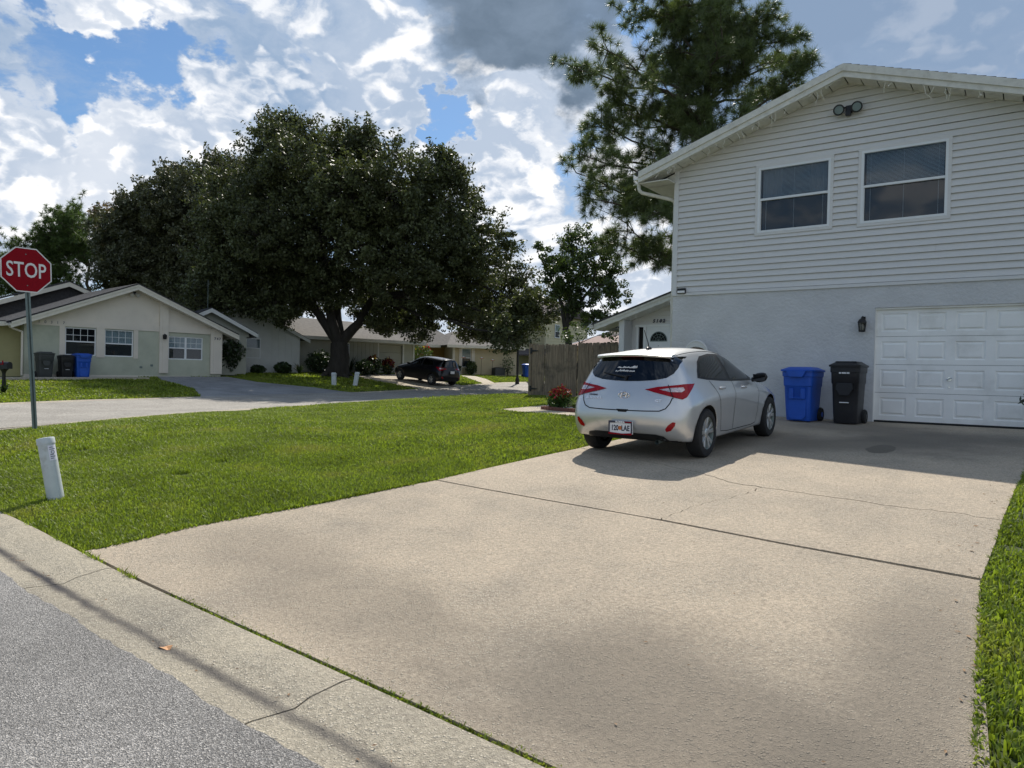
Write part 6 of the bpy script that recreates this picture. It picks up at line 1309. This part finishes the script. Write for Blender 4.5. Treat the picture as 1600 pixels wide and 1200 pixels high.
def blade_plant(name, label, loc, n, L, w, m_, seed, group=None, flop=.6):
    rng = np.random.RandomState(seed); T = thing(name, label, 'plant', loc, 0, group); lv = MB()
    for k in range(n):
        a = 2*math.pi*k/n+rng.normal()*.3; l = L*rng.uniform(.65, 1.1); e = rng.uniform(.25, 1.0)*flop; pts = []
        for i in range(5): t = i/4; rr_ = l*t*math.sin(e*(.5+.8*t)); pts.append((rr_*math.cos(a), rr_*math.sin(a), .02+l*t*math.cos(e*(.4+.9*t))))
        s = (-math.sin(a), math.cos(a)); ww = [w*.5, w, w, w*.6, .002]
        for i in range(4): lv.quad(*[(pts[j][0]+sg*s[0]*ww[j], pts[j][1]+sg*s[1]*ww[j], pts[j][2]+.004) for j, sg in ((i, -1), (i, 1), (i+1, 1), (i+1, -1))])
    build('leaves', lv, m_, T); build('crown_base', MB().tube([(0, 0, -.02), (0, 0, .06)], [.05, .03], 8), M['bark'], T); return T
tag(sheet('flower_bed', BED, M['soil'], .02, .3, .3, 0, .06), kind='structure')
bush('croton_bush', 'round bush with red and yellow leaf tips in the brick edged bed', (-9.85, 15.55, h(-9.85, 15.55)), (.33, .33, .62), M['crotg'], 31, .040, 1300, None, (M['crotr'], .64), hollow=.25)
for i, (x, y, lab) in enumerate(((-9.1, 15.15, 'pale green striped plant right of the red croton, nearest it'), (-8.7, 14.85, 'pale striped plant close behind the left tail light of the hatchback'), (-8.9, 15.7, 'pale plant at the back of the brick edged bed'), (-10.3, 15.85, 'low yellowish green plant left of the red croton'))):
    blade_plant('striped_plant', lab, (x, y, h(x, y)+.02), 34, .40 if i < 3 else .26, .030, M['hosta'] if i < 3 else M['crotg'], 40+i, 'striped plants in the flower bed', 1.2)
rg2 = np.random.RandomState(6); peb = MB(); PB = []
for _ in range(520):
    x, y = rg2.uniform(-10.4, -7.2), rg2.uniform(13.8, 17)
    if in_poly(np.array([x]), np.array([y]), BED)[0] and x+.9*y > 4.0: 
        r = rg2.uniform(.018, .042); z = h(x, y)+.03; a = rg2.rand()*6; peb.loft([[(x+r*k_*math.cos(a+q*math.pi/2.5), y+r*k_*.8*math.sin(a+q*math.pi/2.5), z+dz*r) for q in range(5)] for k_, dz in ((.6, -.6), (1, 0), (.55, .55))])
tag(build('white_pebbles', peb, M['pebble']), 'loose white pebbles strewn in the flower bed', 'pebbles', kind='stuff')
T = thing('brick_edging', 'row of red brown bricks edging the flower bed', 'edging', (-10.45, 15.66, h(-10.45, 15.66))); bm_ = MB().box(-.095, .095, -.045, .045, -.02, .085); bme = bpy.data.meshes.new('brick'); bb_ = bmesh.new(); tmp = bpy.data.meshes.new('t'); tmp.from_pydata(bm_.v, [], bm_.f); bb_.from_mesh(tmp); bmesh.ops.bevel(bb_, geom=bb_.edges[:], offset=.008, segments=1, affect='EDGES'); bb_.to_mesh(bme); bb_.free(); bme.materials.append(M['brick'])
edge = densify([(-10.45, 15.66), (-8.1, 13.98), (-6.9, 13.68)], .205, 0, False)
for i in range(len(edge)-1):
    a, b = edge[i], edge[i+1]; x, y = (a[0]+b[0])/2, (a[1]+b[1])/2; link('brick', bme, T, (x+10.45, y-15.66, h(x, y)-h(-10.45, 15.66)+random.uniform(-.008, .008)), (random.uniform(-.05, .05), 0, math.atan2(b[1]-a[1], b[0]-a[0])+random.uniform(-.06, .06)))
edge = densify([(-10.5, 15.75), (-9.8, 17.25)], .205, 0, False)
for i in range(len(edge)-1):
    a, b = edge[i], edge[i+1]; x, y = (a[0]+b[0])/2, (a[1]+b[1])/2; link('brick', bme, T, (x+10.45, y-15.66, h(x, y)-h(-10.45, 15.66)), (0, 0, math.atan2(b[1]-a[1], b[0]-a[0])))
bush('shrub', 'glossy dark shrub beside the garage door at the right edge', (.55, 13.2, h(.5, 13.2)), (.62, .5, 1.15), M['shrub'], 33, .075, 1500, aspect=.32)
bush('low_weed', 'small leafy weed at the drive edge below the dark shrub', (.22, 11.2, h(.2, 11.2)), (.14, .14, .2), M['crotg'], 34, .03, 160)
bush('tall_shrub', 'tall black green shrub in the gap right of the green house', (-36.6, 22.9, h(-36.6, 22.9)), (.85, .8, 2.4), M['shrub'], 35, .11, 2600)
G_ = 'dark shrubs along the grey white house'
def cpos(x, y): a = HCc.rotation_euler.z; X, Y = -38.01+x*math.cos(a)-y*math.sin(a), 29.19+x*math.sin(a)+y*math.cos(a); return (X, Y, h(X, Y)-.03)
for i, (x, y, s, lab) in enumerate(((-2.3, -2.0, (.5, .5, .7), 'low dark shrub by the gable corner, left of the oak trunk'), (.3, -1.5, (1.0, .7, 1.5), 'biggest dark shrub just left of the oak trunk'), (1.5, -1.4, (.7, .6, 1.2), 'dark shrub partly behind the oak trunk'), (3.3, -1.8, (.6, .6, 1.0), 'dark shrub right of the oak trunk under the window'), (-3.9, -2.2, (.5, .4, .5), 'small low shrub under the dark porch window'))):
    bush('shrub', lab, cpos(x, y), s, M['shrub'], 50+i, .10, 1100, G_)
bush('croton_bush', 'dark purple green croton before the boarded wall', cpos(4.3, -1.2), (.62, .55, 1.25), M['shrub'], 57, .10, 900, 'crotons by the far garage', (M['crotd'], .88))
bush('croton_bush', 'red tipped croton beside the pale garage door', cpos(5.5, -1.1), (.45, .45, 1.2), M['shrub'], 58, .10, 700, 'crotons by the far garage', (M['crotd'], .55))
blade_plant('spiky_plant', 'spiky yucca standing by the window right of the oak trunk', cpos(2.8, -.8), 22, 1.5, .04, M['shrub'], 59, None, .8)
blade_plant('strappy_plant', 'strap leaved plant below the gable corner of the grey white house', cpos(-1.3, -2.1), 40, .85, .035, M['shrub'], 60, None, .9)
bush('flowering_shrub', 'tall red flowering shrub behind the black car between two houses', cpos(9.6, 1.0), (.9, .9, 2.3), M['leaf3'], 61, .10, 900, None, (M['crotr'], .93))
bush('shrub', 'small pale flowered shrub under the tan house window', (-37.0, 44.9, h(-37, 44.9)-.03), (.5, .5, 1.2), M['leaf3'], 62, .09, 600, 'shrubs before the tan house')
bush('shrub', 'dark rounded shrub left of the tan house window', (-37.9, 43.5, h(-37.9, 43.5)-.03), (.8, .7, .9), M['shrub'], 63, .10, 900, 'shrubs before the tan house')
bush('climbing_bush', 'thin leggy bush against the right part of the tan wall', (-35.3, 47.6, h(-35.3, 47.6)), (.6, .5, 1.7), M['leaf3'], 64, .08, 260, stems=9)
broadleaf('loose_shrub', 'yellow green scrubby tree behind the fence beside the porch eave', 'tree', (-14.6, 24.2, -.75), [(-14.4, 24.2, 1.3)], [[-14.6,24.0,1.75,.55],[-13.6,24.4,1.95,.55],[-15.2,24.6,1.6,.4],[-12.9,24.2,1.7,.5]], M['leaf3'], M['bark'], 65, .06, 16, .06, (.15, .3), .3, 45, trunk_top=(-14.5, 24.2, .5))
blade_plant('ground_weed', 'low weeds around the base of the mailbox post', (-28.2, 9.3, h(-28.2, 9.3)-.03), 26, .45, .03, M['shrub'], 66, None, 1.1)

# small dry bits of leaf and twig blown onto the drive and into the gutter
def litter():
    r_ = random.Random(17); m = MB()
    def bit(x, y, z, l):
        a = r_.uniform(0, 6.28); c_, s_ = math.cos(a), math.sin(a); w = l*r_.uniform(.18, .5); k = r_.uniform(.15, .5)*l
        m.add([(x-c_*l, y-s_*l, z+.003), (x-s_*w, y+c_*w, z+.004+k*.5), (x+c_*l, y+s_*l, z+k*.6), (x+s_*w, y-c_*w, z+.003)], [(0, 1, 2), (0, 2, 3)])
    for _ in range(46): y = r_.uniform(2.6, 9.5); x = float(np.interp(y, [2.6, 4, 5.4, 9.5], [-.06, -.15, -.23, -.06]))-abs(r_.gauss(0, .12))-.02; bit(x, y, h(x, y)+.004, r_.uniform(.007, .024))
    for _ in range(60): x = r_.uniform(-5.2, -.4); y = r_.uniform(2.6, 9.0); bit(x, y, h(x, y)+.004, r_.uniform(.006, .016))
    for _ in range(40): x = r_.uniform(-6.5, 0); y = KX(x)+r_.uniform(.14, .3); bit(x, y, h(x, KX(x))+.002, r_.uniform(.006, .016))
    tag(build('leaf_litter', m, M['litter']), 'scattered dry leaf bits on the drive and along the kerb', 'leaf litter', kind='stuff')
litter()
